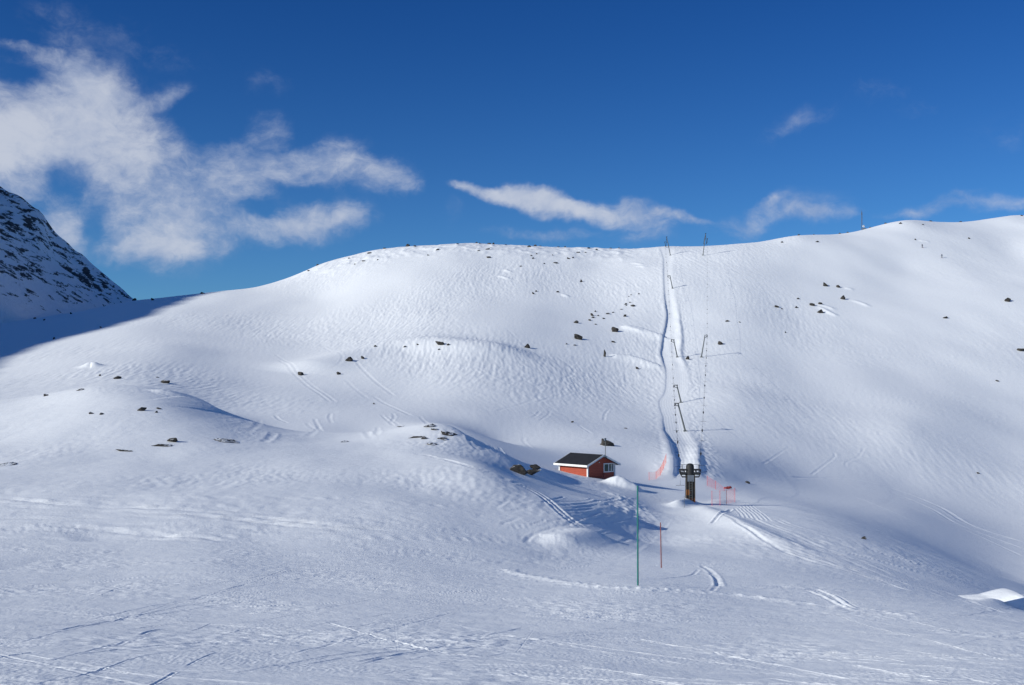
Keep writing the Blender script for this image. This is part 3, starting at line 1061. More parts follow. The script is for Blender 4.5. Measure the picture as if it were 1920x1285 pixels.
class MB:
    """collects shapes and links them as one mesh object"""
    def __init__(s):
        s.v = []
        s.f = []

    def add(s, vs, fs):
        o = len(s.v)
        s.v += [tuple(x) for x in vs]
        s.f += [tuple(i + o for i in f) for f in fs]
        return s

    def box(s, c, size, rot=None):
        hx, hy, hz = [k / 2 for k in size]
        vs = [Vector((x, y, z)) for x in (-hx, hx) for y in (-hy, hy) for z in (-hz, hz)]
        if rot is not None:
            vs = [rot @ v for v in vs]
        vs = [v + Vector(c) for v in vs]
        return s.add(vs, [(0, 1, 3, 2), (4, 6, 7, 5), (0, 4, 5, 1), (2, 3, 7, 6), (0, 2, 6, 4), (1, 5, 7, 3)])

    def bar(s, a, b_, w, h=None):
        """square bar from a to b"""
        a, b_ = Vector(a), Vector(b_)
        h = h or w
        q = (b_ - a).to_track_quat('Y', 'Z').to_matrix()
        return s.box((a + b_) / 2, (w, (b_ - a).length, h), q)

    def tube(s, pts, rad, seg=8, cap=True):
        pts = [Vector(p) for p in pts]
        rads = rad if isinstance(rad, (list, tuple)) else [rad] * len(pts)
        rings = []
        for i, p in enumerate(pts):
            d = (pts[min(i + 1, len(pts) - 1)] - pts[max(i - 1, 0)]).normalized()
            q = d.to_track_quat('Z', 'Y').to_matrix()
            rings.append([p + q @ Vector((math.cos(2 * math.pi * k / seg) * rads[i], math.sin(2 * math.pi * k / seg) * rads[i], 0)) for k in range(seg)])
        vs = [v for r in rings for v in r]
        fs = []
        for i in range(len(pts) - 1):
            for k in range(seg):
                fs.append((i * seg + k, i * seg + (k + 1) % seg, (i + 1) * seg + (k + 1) % seg, (i + 1) * seg + k))
        if cap:
            fs.append(tuple(range(seg - 1, -1, -1)))
            fs.append(tuple((len(pts) - 1) * seg + k for k in range(seg)))
        return s.add(vs, fs)

    def disc(s, c, axis, r, t, seg=20):
        a = Vector(axis).normalized()
        c = Vector(c)
        return s.tube([c - a * t / 2, c + a * t / 2], r, seg)

    def build(s, name, material, parent=None, smooth=False):
        me = make_mesh(name, s.v, s.f, material, smooth)
        o = bpy.data.objects.new(name, me)
        COL.objects.link(o)
        if parent is not None:
            o.parent = parent
        return o


def tag(o, label, cat, group=None):
    o['label'] = label
    o['category'] = cat
    if group:
        o['group'] = group
    return o


def thing(name, loc, label, cat, group=None, rz=0.0):
    o = bpy.data.objects.new(name, None)
    o.empty_display_size = 0.3
    COL.objects.link(o)
    o.location = loc
    o.rotation_euler = (0, 0, rz)
    return tag(o, label, cat, group)


def copy_tree(src, parent=None):
    c = src.copy()
    COL.objects.link(c)
    if parent is not None:
        c.parent = parent
    for ch in src.children:
        copy_tree(ch, c)
    return c


# ------------------------------------------------------------------ the hut
hp = hit(1102, 899)                          # where its near corner meets the snow
hd = 111.0
u_, v_ = uv_of(1102, 899)
corner = Vector((u_ * hd, hd, ground(u_ * hd, hd)))
_, ve = uv_of(1097, 874)
eave_z = ve * hd
_, vr = uv_of(1130, 854)
HA = R(40)
HW, HL = 3.75, 4.1                            # gable width, length
ax = Vector((math.cos(HA), math.sin(HA), 0))   # along the gable, to the right
ay = Vector((-math.sin(HA), math.cos(HA), 0))  # along the side, away to the left
base_z = corner.z - 1.3
hut = thing('hut', (corner.x, corner.y, base_z), 'red wooden hut with white trim and black roof, half buried in the snow', 'hut', rz=HA)
eh = eave_z - base_z                          # eave height in the hut's own frame
rise = 0.80
OV, OG = 0.50, 0.42                           # roof overhang at the eaves, at the gables
sl = rise / (HW / 2)
wall = MB()
# local frame: x along the gable 0..HW, y along the side 0..HL
wt = eh + OV * sl
apex = wt + rise
wall.add([(0, 0, 0), (HW, 0, 0), (HW, 0, wt - 0.02), (HW / 2, 0, apex - 0.02), (0, 0, wt - 0.02),
          (0, HL, 0), (HW, HL, 0), (HW, HL, wt - 0.02), (HW / 2, HL, apex - 0.02), (0, HL, wt - 0.02)],
         [(0, 1, 2, 3, 4), (9, 8, 7, 6, 5), (0, 4, 9, 5), (1, 6, 7, 2), (0, 5, 6, 1), (2, 7, 8, 3), (3, 8, 9, 4)])
wall.build('wall', M['red'], hut)
rf = MB()
th = 0.07
for sgn in (-1, 1):
    xe = -OV if sgn < 0 else HW + OV
    e0 = (xe, -OG, wt - OV * sl)
    e1 = (xe, HL + OG, wt - OV * sl)
    r0 = (HW / 2, -OG, apex)
    r1 = (HW / 2, HL + OG, apex)
    vs = [e0, e1, r1, r0] + [(x, y, z + th) for x, y, z in (e0, e1, r1, r0)]
    rf.add(vs, [(0, 1, 2, 3), (7, 6, 5, 4), (0, 4, 5, 1), (1, 5, 6, 2), (2, 6, 7, 3), (3, 7, 4, 0)] if sgn > 0 else
           [(3, 2, 1, 0), (4, 5, 6, 7), (1, 5, 4, 0), (2, 6, 5, 1), (3, 7, 6, 2), (0, 4, 7, 3)])
roof = rf.build('roof', M['felt'], hut)
for nm, y0, ysz in (('bargeboard', -OG - 0.022, 0.04), ('bargeboard', HL + OG + 0.022, 0.04)):
    bb = MB()
    for sgn in (-1, 1):
        xe = -OV - 0.03 if sgn < 0 else HW + OV + 0.03
        ze = wt - OV * sl - 0.03 * sl
        a = Vector((xe, y0, ze - 0.10))
        c = Vector((HW / 2, y0, apex - 0.10))
        vs = []
        for yy in (y0 - ysz / 2, y0 + ysz / 2):
            vs += [(xe, yy, ze - 0.10), (HW / 2, yy, apex - 0.10), (HW / 2, yy, apex + 0.09), (xe, yy, ze + 0.09)]
        bb.add(vs, [(0, 1, 2, 3), (7, 6, 5, 4), (0, 4, 5, 1), (1, 5, 6, 2), (2, 6, 7, 3), (3, 7, 4, 0)])
    bb.build(nm, M['white'], roof)
for sgn in (-1, 1):
    xe = -OV - 0.022 if sgn < 0 else HW + OV + 0.022
    MB().box((xe, HL / 2, wt - OV * sl + 0.0), (0.035, HL + 2 * OG - 0.004, 0.20)).build('fascia', M['white'], roof)
for (x, y) in ((-0.035, -0.035), (HW + 0.035, -0.035), (-0.035, HL + 0.035), (HW + 0.035, HL + 0.035)):
    MB().box((x, y, wt / 2 - 0.06), (0.14, 0.14, wt - 0.12)).build('corner_board', M['white'], hut)
# window on the gable, low right
wx0, wx1 = HW * 0.59, HW * 0.97
wz1 = wt - 0.05
wz0 = wz1 - 0.92
fr = MB()
t_ = 0.09
fr.box(((wx0 + wx1) / 2, -0.03, wz1 - t_ / 2), (wx1 - wx0, 0.08, t_))
fr.box(((wx0 + wx1) / 2, -0.03, wz0 + t_ / 2), (wx1 - wx0, 0.08, t_))
for x in (wx0 + t_ / 2, (wx0 + wx1) / 2, wx1 - t_ / 2):
    fr.box((x, -0.03, (wz0 + wz1) / 2), (t_, 0.078, wz1 - wz0 - 2 * t_))
win = fr.build('window', M['white'], hut)
MB().box(((wx0 + wx1) / 2, -0.012, (wz0 + wz1) / 2), (wx1 - wx0 - 0.05, 0.02, wz1 - wz0 - 0.05)).build('pane', M['glass'], win)
# pale curtain standing in the right-hand light
MB().box((wx1 - 0.30, -0.026, (wz0 + wz1) / 2 - 0.02), (0.16, 0.006, wz1 - wz0 - 0.25)).build('blind', M['light'], win)
# lamp under the gable and the thin mast with its lamp box over the apex
lb = MB()
lb.box((HW * 0.42, -0.05, wt - 0.02 + 0.10), (0.09, 0.09, 0.09))
lb.build('wall_lamp', M['light'], hut)
mt = MB()
mt.tube([(HW * 0.53, -OG - 0.10, apex - 0.35), (HW * 0.53, -OG - 0.10, apex + 1.75)], 0.035, 8)
mt.bar((HW * 0.53 - 0.25, -OG - 0.08, apex - 0.18), (HW * 0.53 + 0.25, -OG - 0.08, apex - 0.18), 0.06)
mast = mt.build('mast', M['steel'], hut)
MB().box((HW * 0.53 - 0.05, -OG - 0.12, apex + 1.62), (0.20, 0.14, 0.26)).build('floodlight', M['panel'], mast)
# a plank leaning against the gable
MB().bar((HW * 0.46, -0.42, eh - 1.5), (HW * 0.60, -0.09, wz0 - 0.03), 0.07, 0.05).build('brace', M['redpole'], hut)

# ------------------------------------------------------------------ bottom station of the drag lift
sp_ = hit(1294, 936)
SDP = sp_.y
SP = Vector((sp_.x, sp_.y, sp_.z - 0.3))
mpp = SDP / F                                  # metres per photo pixel there
st = thing('lift_station', SP, 'dark rusted lift drive column with black wheel head, orange rust patch near its foot', 'lift station')
CW = 15.5 * mpp
ctop = 0.3 + 45 * mpp
c = MB()
c.add([(-CW / 2 * 1.05, -CW / 2, 0), (CW / 2 * 1.05, -CW / 2, 0), (CW / 2 * 1.05, CW / 2, 0), (-CW / 2 * 1.05, CW / 2, 0),
       (-CW / 2 * 0.95, -CW / 2, ctop), (CW / 2 * 0.95, -CW / 2, ctop), (CW / 2 * 0.95, CW / 2, ctop), (-CW / 2 * 0.95, CW / 2, ctop)],
      [(0, 1, 5, 4), (1, 2, 6, 5), (2, 3, 7, 6), (3, 0, 4, 7), (4, 5, 6, 7), (3, 2, 1, 0)])
for x in (-0.5, 0.5):                           # flanges on the edges
    c.box((x * CW * 0.98, -CW / 2 - 0.025, ctop / 2), (0.07, 0.05, ctop * 0.99))
colm = c.build('column', M['column'], st)
ld_ = MB()
for x in (-0.12, 0.13):
    ld_.box((x, -CW / 2 - 0.06, ctop * 0.44), (0.035, 0.04, ctop * 0.80))
for k in range(9):
    ld_.box((0.005, -CW / 2 - 0.06, 0.25 + k * ctop * 0.085), (0.215, 0.03, 0.03))
ld_.build('ladder', M['steel'], colm)
MB().box((0, -CW / 2 - 0.035, ctop - 0.28), (CW * 0.78, 0.07, 0.58)).build('control_panel', M['panel'], colm)
# cross-head with its two rope arms
head = MB()
zz = 0.3 + 52 * mpp
half = 20 * mpp
for (y, dz) in ((-0.28, 0.0), (0.28, 0.0)):
    head.bar((-half, y, zz + 0.12), (half, y, zz + 0.12), 0.10, 0.13)
    head.bar((-half * 0.94, y, zz - 0.17), (half * 0.94, y, zz - 0.17), 0.08, 0.11)
for x in (-0.96, -0.55, 0.55, 0.96):
    head.box((x * half, 0, zz - 0.02), (0.08, 0.50, 0.10))
head.bar((-half * 0.94, -0.28, zz - 0.15), (-half * 0.78, -0.28, zz - 0.52), 0.08)
head.bar((half * 0.94, -0.28, zz - 0.15), (half * 0.78, -0.28, zz - 0.52), 0.08)
head.bar((-half * 0.8, -0.28, zz - 0.5), (half * 0.8, -0.28, zz - 0.5), 0.08, 0.12)
hd_o = head.build('cross_head', M['dark'], st)
for sgn in (-1, 1):
    w_ = MB()
    w_.disc((sgn * half * 0.62, 0, zz - 0.30), (0, 0, 1), 0.30, 0.10, 20)
    w_.build('sheave', M['steel'], hd_o)
    p_ = MB()
    p_.tube([(sgn * half * 0.78, -0.32, zz - 0.25), (sgn * half * 0.78, -0.32, zz + 0.62)], 0.035, 8)
    p_.build('guide_post', M['dark'], hd_o)
mo = MB()
dome = []
for k in range(9):                             # rounded motor cover
    a = k / 8 * math.pi / 2
    dome.append((0, 0, zz - 0.2 + 0.62 + 0.30 * math.sin(a)))
prof = [(0.33, zz - 0.42), (0.37, zz - 0.2), (0.37, zz + 0.38), (0.33, zz + 0.55), (0.22, zz + 0.66), (0.06, zz + 0.70)]
seg = 20
vs, fs = [], []
for r, z in prof:
    for k in range(seg):
        vs.append((r * math.cos(2 * math.pi * k / seg), r * math.sin(2 * math.pi * k / seg) * 0.95 - 0.05, z))
for i in range(len(prof) - 1):
    for k in range(seg):
        fs.append((i * seg + k, i * seg + (k + 1) % seg, (i + 1) * seg + (k + 1) % seg, (i + 1) * seg + k))
fs.append(tuple((len(prof) - 1) * seg + k for k in range(seg)))
mo.add(vs, fs)
mo.build('motor_cover', M['black'], st, True)
tr = MB()
tr.tube([(-half * 0.85, -0.1, zz + 0.58), (half * 0.75, -0.1, zz + 0.60)], 0.018, 6)
tr.tube([(half * 0.9, -0.1, zz - 0.12), (half * 1.55, -0.2, zz - 0.05)], 0.02, 6)
tr.build('trip_wire', M['cable'], st)

# ------------------------------------------------------------------ lift pylons (base point, leaning top, arm) by sight
def pylon(bx_, by_, tx, ty, arm, label, rad=0.2, lattice=False, toward=-1):
    p = hit(bx_, by_)
    d = p.y
    u1, v1 = uv_of(tx, ty)
    top = Vector((u1 * d, d, v1 * d)) - p
    o = thing('lift_pylon', p, label, 'lift pylon', 'steel pylons of the drag lift')
    m_ = MB()
    dirn = top.normalized()
    m_.tube([-0.8 * dirn, Vector((0, 0, 0)), top], [rad, rad, rad * 0.72], 10)
    m_.box((0, 0, 0.05), (0.7, 0.7, 0.22))
    m_.build('mast', M['steel'], o)
    k = d / F
    am = MB()
    L = arm * k
    if lattice:
        s_ = toward
        for z0 in (top,):
            am.bar(z0, z0 + Vector((s_ * 1.5 * k, 0, -19 * k)), 0.14)
            am.bar(z0 + Vector((s_ * 1.5 * k, 0, -19 * k)), z0 + Vector((s_ * 4 * k, 0, -9 * k)), 0.12)
            am.bar(z0, z0 + Vector((-s_ * 4.5 * k, 0, -19 * k)), 0.12)
            am.bar(z0 + Vector((s_ * 1.5 * k, 0, -19 * k)), z0 + Vector((-s_ * 4.5 * k, 0, -19 * k)), 0.12)
            am.bar(z0 + Vector((s_ * 0.5 * k, 0, -9 * k)), z0 + Vector((-s_ * 2 * k, 0, -10 * k)), 0.10)
        rope = top + Vector((toward * 3.0 * k, 0, -9 * k))
        am.bar(top + Vector((-1.2 * k, 0, 0)), top + Vector((1.2 * k, 0, 0.3)), 0.22)
    else:
        am.bar(top + Vector((0.25, 0, -0.05)), top + Vector((toward * L, 0, -0.05)), 0.15, 0.18)
        low = top - dirn * (5.5 * k)
        am.bar(low, low + Vector((toward * L * 0.55, 0, 0.05)), 0.11, 0.13)
        am.bar(top + Vector((toward * L * 0.92, 0, -0.1)), low + Vector((toward * L * 0.55, 0, 0.05)), 0.09)
        rope = top + Vector((toward * L * 0.85, 0, -0.42))
    ao = am.build('arm', M['dark'], o)
    for q in (-0.45, 0.45):
        w_ = MB()
        w_.disc(rope + Vector((0, q, 0)), (1, 0, 0), 0.19, 0.09, 14)
        w_.build('sheave', M['black'], ao)
    return o, p + rope + Vector((0, 0, 0.2))


_, r1 = pylon(1285, 809, 1271, 756, 6.5, 'nearest leaning pylon, standing just above the lift station', 0.18)
_, r2 = pylon(1277, 755, 1269, 722, 6.5, 'leaning pylon right behind the arm of the nearest pylon', 0.17)
_, r3 = pylon(1270, 670, 1263, 637, 5.0, 'leaning pylon halfway up the groomed lift lane', 0.17)
_, r4 = pylon(1261, 541, 1256, 517, 4.5, 'short leaning pylon high on the lift lane, below the crest', 0.18)
_, r5 = pylon(1257, 479, 1250, 445, 4, 'latticed pylon on the crest at the top of the lane', 0.16, True, -1)
_, q1 = pylon(1315, 670, 1322, 628, 4.5, 'lone pylon leaning right, standing right of the lift lane', 0.17, False, 1)
_, q2 = pylon(1318, 479, 1323, 439, 4, 'latticed pylon leaning right on the crest, apart from the lane', 0.16, True, 1)


def sag(a, c, drop, n=14):
    a, c = Vector(a), Vector(c)
    return [a.lerp(c, t) - Vector((0, 0, drop * 4 * t * (1 - t))) for t in np.linspace(0, 1, n)]


def rope(pts_list, drops):
    out = []
    for k in range(len(pts_list) - 1):
        seg_ = sag(pts_list[k], pts_list[k + 1], drops[k])
        out += seg_ if k == 0 else seg_[1:]
    return out


stl = SP + Vector((-half * 0.85, 0, zz - 0.25))
str_ = SP + Vector((half * 0.85, 0, zz - 0.25))
beyond = r5 + (r5 - r4) * 0.35
beyond.z = ground(beyond.x, beyond.y) + 3.0
up_line = rope([stl, r1, r2, r3, r4, r5, beyond], [0.3, 0.2, 0.4, 0.6, 0.5, 0.1])
beyond2 = q2 + (q2 - q1) * 0.15
beyond2.z = ground(beyond2.x, beyond2.y) + 3.0
dn_line = rope([str_, q1, q2, beyond2], [1.2, 1.2, 0.1])
tag(MB().tube(up_line, 0.010, 6).build('tow_rope', M['cable']), 'thin steel tow rope climbing over the groomed lane', 'cable')
tag(MB().tube(dn_line, 0.010, 6).build('tow_rope', M['cable']), 'thin steel return rope hanging free to the right of the lane', 'cable')


# tow hangers: spring box, cord and T-bar
def make_hanger():
    o = thing('tow_hanger', (0, 0, 0), '', 'tow hanger')
    h_ = MB()
    h_.tube([(0, 0, 0.0), (0, 0, -0.35)], 0.012, 6)
    h_.box((0, 0, 0.0), (0.05, 0.12, 0.07))
    h_.build('grip', M['dark'], o)
    s_ = MB()
    s_.tube([(0, -0.06, -0.45), (0, 0.06, -0.45)], 0.10, 14)
    s_.box((0, 0, -0.55), (0.12, 0.11, 0.24))
    s_.build('spring_box', M['black'], o)
    c_ = MB()
    c_.tube([(0, 0, -0.66), (0, 0, -1.30)], 0.006, 6)
    c_.build('cord', M['cable'], o)
    b_ = MB()
    b_.tube([(0, 0, -1.30), (0, 0, -1.75)], 0.012, 6)
    b_.tube([(-0.42, 0, -1.75), (0.42, 0, -1.75)], 0.018, 6)
    b_.build('tee_bar', M['dark'], o)
    return o


def walk(line, step, start):
    acc = 0.0
    nxt = start
    out = []
    for a, c in zip(line[:-1], line[1:]):
        L = (c - a).length
        while nxt <= acc + L:
            out.append(a.lerp(c, (nxt - acc) / L))
            nxt += step
        acc += L
    return out


H0 = make_hanger()
first = True
for line_, step, start, side_, stop in ((up_line, 17.0, 6.0, 'over the groomed lane', r5.y), (dn_line, 19.0, 16.0, 'on the return rope right of the lane', q2.y)):
    for p in walk(line_, step, start):
        if p.y > stop - 3:
            break
        if first:
            o = H0
            first = False
        else:
            o = copy_tree(H0)
        o.location = p
        o['label'] = 'small dark tow hanger with T-bar dangling ' + side_
        o['group'] = 'tow hangers ' + side_

# ------------------------------------------------------------------ marker poles
gp = hit(1196, 1098)
_, vt = uv_of(1196, 911)
g = MB()
g.tube([(0, 0, -0.5), (0, 0, 0.0), (0.004, 0, vt * gp.y - gp.z)], [0.021, 0.021, 0.019], 12)
o = g.build('marker_pole', M['green'])
o.location = gp
tag(o, 'tall dark green marker pole standing in the foreground snow', 'marker pole')
rp = hit(1240, 1065)
_, vt = uv_of(1239, 980)
g = MB()
Ht = vt * rp.y - rp.z
g.tube([(0, 0, -0.5), (0, 0, 0.0), (-0.02, 0, Ht)], [0.02, 0.02, 0.017], 12)
o = g.build('marker_pole', M['redpole'])
o.location = rp
tag(o, 'shorter dull red marker pole behind the green one', 'marker pole')
# thin pole in front of the station column and a leaning stick
sp2 = hit(1283, 952)
o = MB().tube([(0, 0, -0.4), (0, 0, 1.0)], 0.018, 8).build('marker_pole', M['steel'])
o.location = sp2
tag(o, 'thin grey stake in the snow bank before the lift column', 'stake')


# ------------------------------------------------------------------ safety nets
def net(pix, hts, label, m_, spacing=0.16, wire=0.008):
    pts_ = [hit(a, c_) for a, c_ in pix]
    root = thing('safety_net', pts_[0], label, 'safety net', 'orange and red safety nets by the lift station')
    o0 = pts_[0]
    top = [p + Vector((0, 0, h)) for p, h in zip(pts_, hts)]
    n_ = MB()
    for k in range(len(pts_) - 1):
        a, c_, ta, tc_ = pts_[k] - o0, pts_[k + 1] - o0, top[k] - o0, top[k + 1] - o0
        L = (c_ - a).length
        nv = max(2, int(L / spacing))
        for q in range(nv + 1):
            t = q / nv
            n_.bar(a.lerp(c_, t) + Vector((0, 0, 0.04)), ta.lerp(tc_, t), wire)
        nh = max(2, int(max(hts[k], hts[k + 1]) / spacing))
        for q in range(nh + 1):
            t = 0.04 + 0.96 * q / nh
            n_.bar(a.lerp(ta, t), c_.lerp(tc_, t), wire * (2.5 if q == nh else 1))
    n_.build('mesh', m_, root)
    for p, tt in zip(pts_, top):
        MB().tube([p - o0 - Vector((0, 0, 0.3)), tt - o0 + Vector((0, 0, 0.08))], 0.02, 6).build('post', M['netred'], root)
    return root


net([(1217, 901), (1230, 899), (1238, 892), (1244, 880), (1249, 868)], [0.9, 0.9, 1.0, 1.1, 1.2], 'faint orange safety net climbing the bank left of the station', M['net'], 0.13, 0.0045)
net([(1326, 911), (1342, 918), (1358, 921)], [1.1, 0.9, 0.35], 'sagging red safety net running from the bank to the red heap', M['netred'], 0.13, 0.0040)
net([(1335, 949), (1350, 948), (1362, 946), (1378, 942)], [1.3, 1.3, 1.3, 1.35], 'pinkish safety net at the bank edge right of the station', M['net'], 0.15, 0.0028)
hp_ = hit(1363, 917)
hm = MB()
for k in range(5):                              # rolled-up net
    rr = random.Random(k)
    pa = Vector((-0.55 + 0.22 * k, rr.uniform(-0.15, 0.15), 0.10 + 0.03 * k % 2))
    hm.tube([pa, pa + Vector((0.22, 0, 0.10)), pa + Vector((0.5, 0.05, 0.04))], [0.10, 0.17, 0.09], 10)
o = hm.build('net_heap', flat_mat('dark_red_cloth', (0.22, 0.02, 0.02), 0.8, 0, 0.4, 6), None, True)
o.location = hp_ - Vector((0, 0, 0.12))
o.scale = (0.65, 0.65, 1.0)
tag(o, 'dark red bundled net lying on the bank right of the station', 'net bundle')

# ------------------------------------------------------------------ radio mast on the skyline
rm = hit(1616, 421)
km = rm.y / F
t = thing('radio_mast', rm - Vector((0, 0, 0.3)), 'slender lattice radio mast on the skyline at right', 'mast')
Hm = 40 * km
lm = MB()
for (x, y) in ((-0.45, -0.3), (0.45, -0.3), (0, 0.5)):
    lm.tube([(x, y, 0), (x * 0.35, y * 0.35, Hm * 0.9)], 0.065, 6)
for k in range(14):
    z0, z1 = Hm * 0.9 * k / 14, Hm * 0.9 * (k + 1) / 14
    s0, s1 = 1 - 0.65 * k / 14, 1 - 0.65 * (k + 1) / 14
    lm.bar((-0.45 * s0, -0.3 * s0, z0), (0.45 * s1, -0.3 * s1, z1), 0.03)
    lm.bar((0.45 * s0, -0.3 * s0, z0), (0, 0.5 * s1, z1), 0.03)
    lm.bar((0, 0.5 * s0, z0), (-0.45 * s1, -0.3 * s1, z1), 0.03)
lat = lm.build('lattice', M['mast'], t)
MB().tube([(0, 0, Hm * 0.88), (0, 0, Hm)], 0.06, 6).build('whip_antenna', M['mast'], lat)
MB().tube([(0, 0, Hm * 0.74), (0, 0, Hm * 0.84)], 0.2, 10).build('antenna', M['mast'], t)
MB().disc((0.75, -0.4, Hm * 0.2), (0.4, -1, 0.1), 0.55, 0.25, 18).build('dish', M['white'], t)
MB().box((1.2, 0.3, 0.6), (1.5, 1.4, 1.4)).build('equipment_box', M['panel'], t)


# ------------------------------------------------------------------ skiers far up the slope
def skier(px, py, turn, label):
    p = hit(px, py)
    o = thing('person', p, label, 'skier', None, turn)
    J_ = [(0, 0, 0.90), (0, 0.02, 1.15), (0, 0.05, 1.38), (0, 0.06, 1.50), (0, 0.07, 1.62), (0, 0.07, 1.74),
          (0.11, 0, 0.86), (0.13, 0.12, 0.50), (0.13, 0.02, 0.08), (0.13, 0.16, 0.04),
          (-0.11, 0, 0.86), (-0.13, 0.12, 0.50), (-0.13, 0.02, 0.08), (-0.13, 0.16, 0.04),
          (0.20, 0.05, 1.38), (0.30, 0.06, 1.10), (0.30, 0.28, 1.00), (0.30, 0.37, 0.99),
          (-0.20, 0.05, 1.38), (-0.30, 0.06, 1.10), (-0.30, 0.28, 1.00), (-0.30, 0.37, 0.99)]
    E_ = [(0, 1), (1, 2), (2, 3), (3, 4), (4, 5), (0, 6), (6, 7), (7, 8), (8, 9), (0, 10), (10, 11), (11, 12), (12, 13),
          (2, 14), (14, 15), (15, 16), (16, 17), (2, 18), (18, 19), (19, 20), (20, 21)]
    rad = [0.15, 0.15, 0.15, 0.06, 0.105, 0.09, 0.10, 0.075, 0.06, 0.055, 0.10, 0.075, 0.06, 0.055, 0.075, 0.055, 0.045, 0.045, 0.075, 0.055, 0.045, 0.045]
    me = bpy.data.meshes.new('body')
    me.from_pydata(J_, E_, [])
    me.materials.append(M['suit'])
    bo = bpy.data.objects.new('body', me)
    COL.objects.link(bo)
    bo.parent = o
    md = bo.modifiers.new('skin', 'SKIN')
    if not me.skin_vertices:
        with bpy.context.temp_override(object=bo, active_object=bo):
            bpy.ops.mesh.customdata_skin_add()
    for i, r_ in enumerate(rad):
        me.skin_vertices[0].data[i].radius = (r_, r_)
    me.skin_vertices[0].data[0].use_root = True
    bo.modifiers.new('sub', 'SUBSURF').render_levels = 1
    for x in (-0.13, 0.13):
        k_ = MB()
        k_.box((x, 0.05, 0.015), (0.08, 1.55, 0.02))
        k_.bar((x, 0.82, 0.015), (x, 0.98, 0.10), 0.075, 0.02)
        k_.build('ski', M['ski'], o)
    for s_ in (-1, 1):
        MB().tube([(s_ * 0.31, 0.36, 1.08), (s_ * 0.40, -0.05, 0.02)], 0.012, 6).build('ski_pole', M['dark'], o)
    return o


skier(1729, 465, R(200), 'small skier in dark clothing high on the slope, upper of two')
skier(1766, 484, R(150), 'small dark skier lower down the slope, right of another')


# ------------------------------------------------------------------ rocks
def rock_mesh(seed, shape):
    rr = random.Random(seed)
    bm = bmesh.new()
    for k in range(16):
        v = Vector((rr.gauss(0, 1), rr.gauss(0, 1), rr.gauss(0, 1))).normalized() * rr.uniform(0.75, 1.0)
        bm.verts.new(v)
    bmesh.ops.convex_hull(bm, input=bm.verts)
    loose = [v for v in bm.verts if not v.link_faces]
    bmesh.ops.delete(bm, geom=loose, context='VERTS')
    bmesh.ops.triangulate(bm, faces=bm.faces)
    bmesh.ops.subdivide_edges(bm, edges=bm.edges, cuts=2, use_grid_fill=True)
    off = Vector((seed * 1.7, seed * 0.3, 0))
    for v in bm.verts:
        n1_ = mnoise.noise(v.co * 1.6 + off)
        n2_ = mnoise.noise(v.co * 4.2 + off)
        v.co *= 1 + 0.22 * n1_ + 0.11 * n2_
        v.co.x += shape * 0.35 * v.co.z                      # lean
    me = bpy.data.meshes.new('rock')
    bm.to_mesh(me)
    bm.free()
    me.materials.append(M['rock'])
    return me


ROCKS = [rock_mesh(k, (k % 3 - 1)) for k in range(12)]
nrock = [0]


def rock(px, py, w, h, label, group=None, deep=1.0, mesh=None, tilt=0.0, name='rock', sink=0.35):
    """a rock seen w x h photo pixels large with its foot at the row py + h / 2"""
    k = nrock[0]
    nrock[0] += 1
    rr = random.Random(k * 13 + 5)
    p = hit(px, py + h * 0.35)
    s = p.y / F
    o = bpy.data.objects.new(name, ROCKS[k % 12] if mesh is None else mesh)
    COL.objects.link(o)
    w, h = w * 1.18, h * 1.25
    hw, hh = w * s / 2, h * s
    o.scale = (hw, hw * deep, max(hh * 0.72, 0.04))
    o.rotation_euler = (rr.uniform(-0.15, 0.15), tilt + rr.uniform(-0.12, 0.12), rr.uniform(-0.5, 0.5))
    o.location = p + Vector((0, 0, hh * (0.5 - sink)))
    tag(o, label, 'rock', group)
    return o


def slab(px, py, w, h, label, group=None, slope=0.0):
    """bare flat rock flush with the snow, a few photo pixels high and lying along the ground"""
    k = nrock[0]
    nrock[0] += 1
    p = hit(px, py)
    s = p.y / F
    # lies along the local surface: sample the ground to find its tilt
    eps = max(w * s * 0.3, 0.3)
    gx = (ground(p.x + eps, p.y) - ground(p.x - eps, p.y)) / (2 * eps)
    y0 = hit(px, py + h / 2).y
    y1 = hit(px, py - h / 2).y
    dy = min(max(abs(y1 - y0), w * s * 0.15), w * s * 1.2)
    gy = (ground(p.x, p.y + eps) - ground(p.x, p.y - eps)) / (2 * eps)
    o = bpy.data.objects.new('rock', ROCKS[k % 12])
    COL.objects.link(o)
    o.scale = (w * s * 0.55, dy * 0.6, max(0.14, h * s * 0.55))
    o.rotation_euler = (math.atan(gy), -math.atan(gx), slope)
    o.location = p + Vector((0, 0, 0.02))
    tag(o, label, 'rock', group)
    return o


# the outcrop beside the hut: two lumps
rock(974, 882, 40, 14, 'large dark lichen-speckled outcrop left of the red hut', deep=0.7, sink=0.2, mesh=rock_mesh(91, 0))
rock(1001, 878, 24, 9, 'dark pointed ledge behind the large outcrop by the hut', deep=0.6, tilt=0.25, sink=0.0)
rock(994, 886, 36, 9, 'low black rock foot at the right end of the outcrop by the hut', deep=0.6, sink=0.2)
rock(1138, 831, 26, 13, 'rounded dark boulder behind the mast of the red hut', deep=0.8)
slab(1130, 834, 18, 4, 'flat rock at the left foot of the boulder behind the hut')
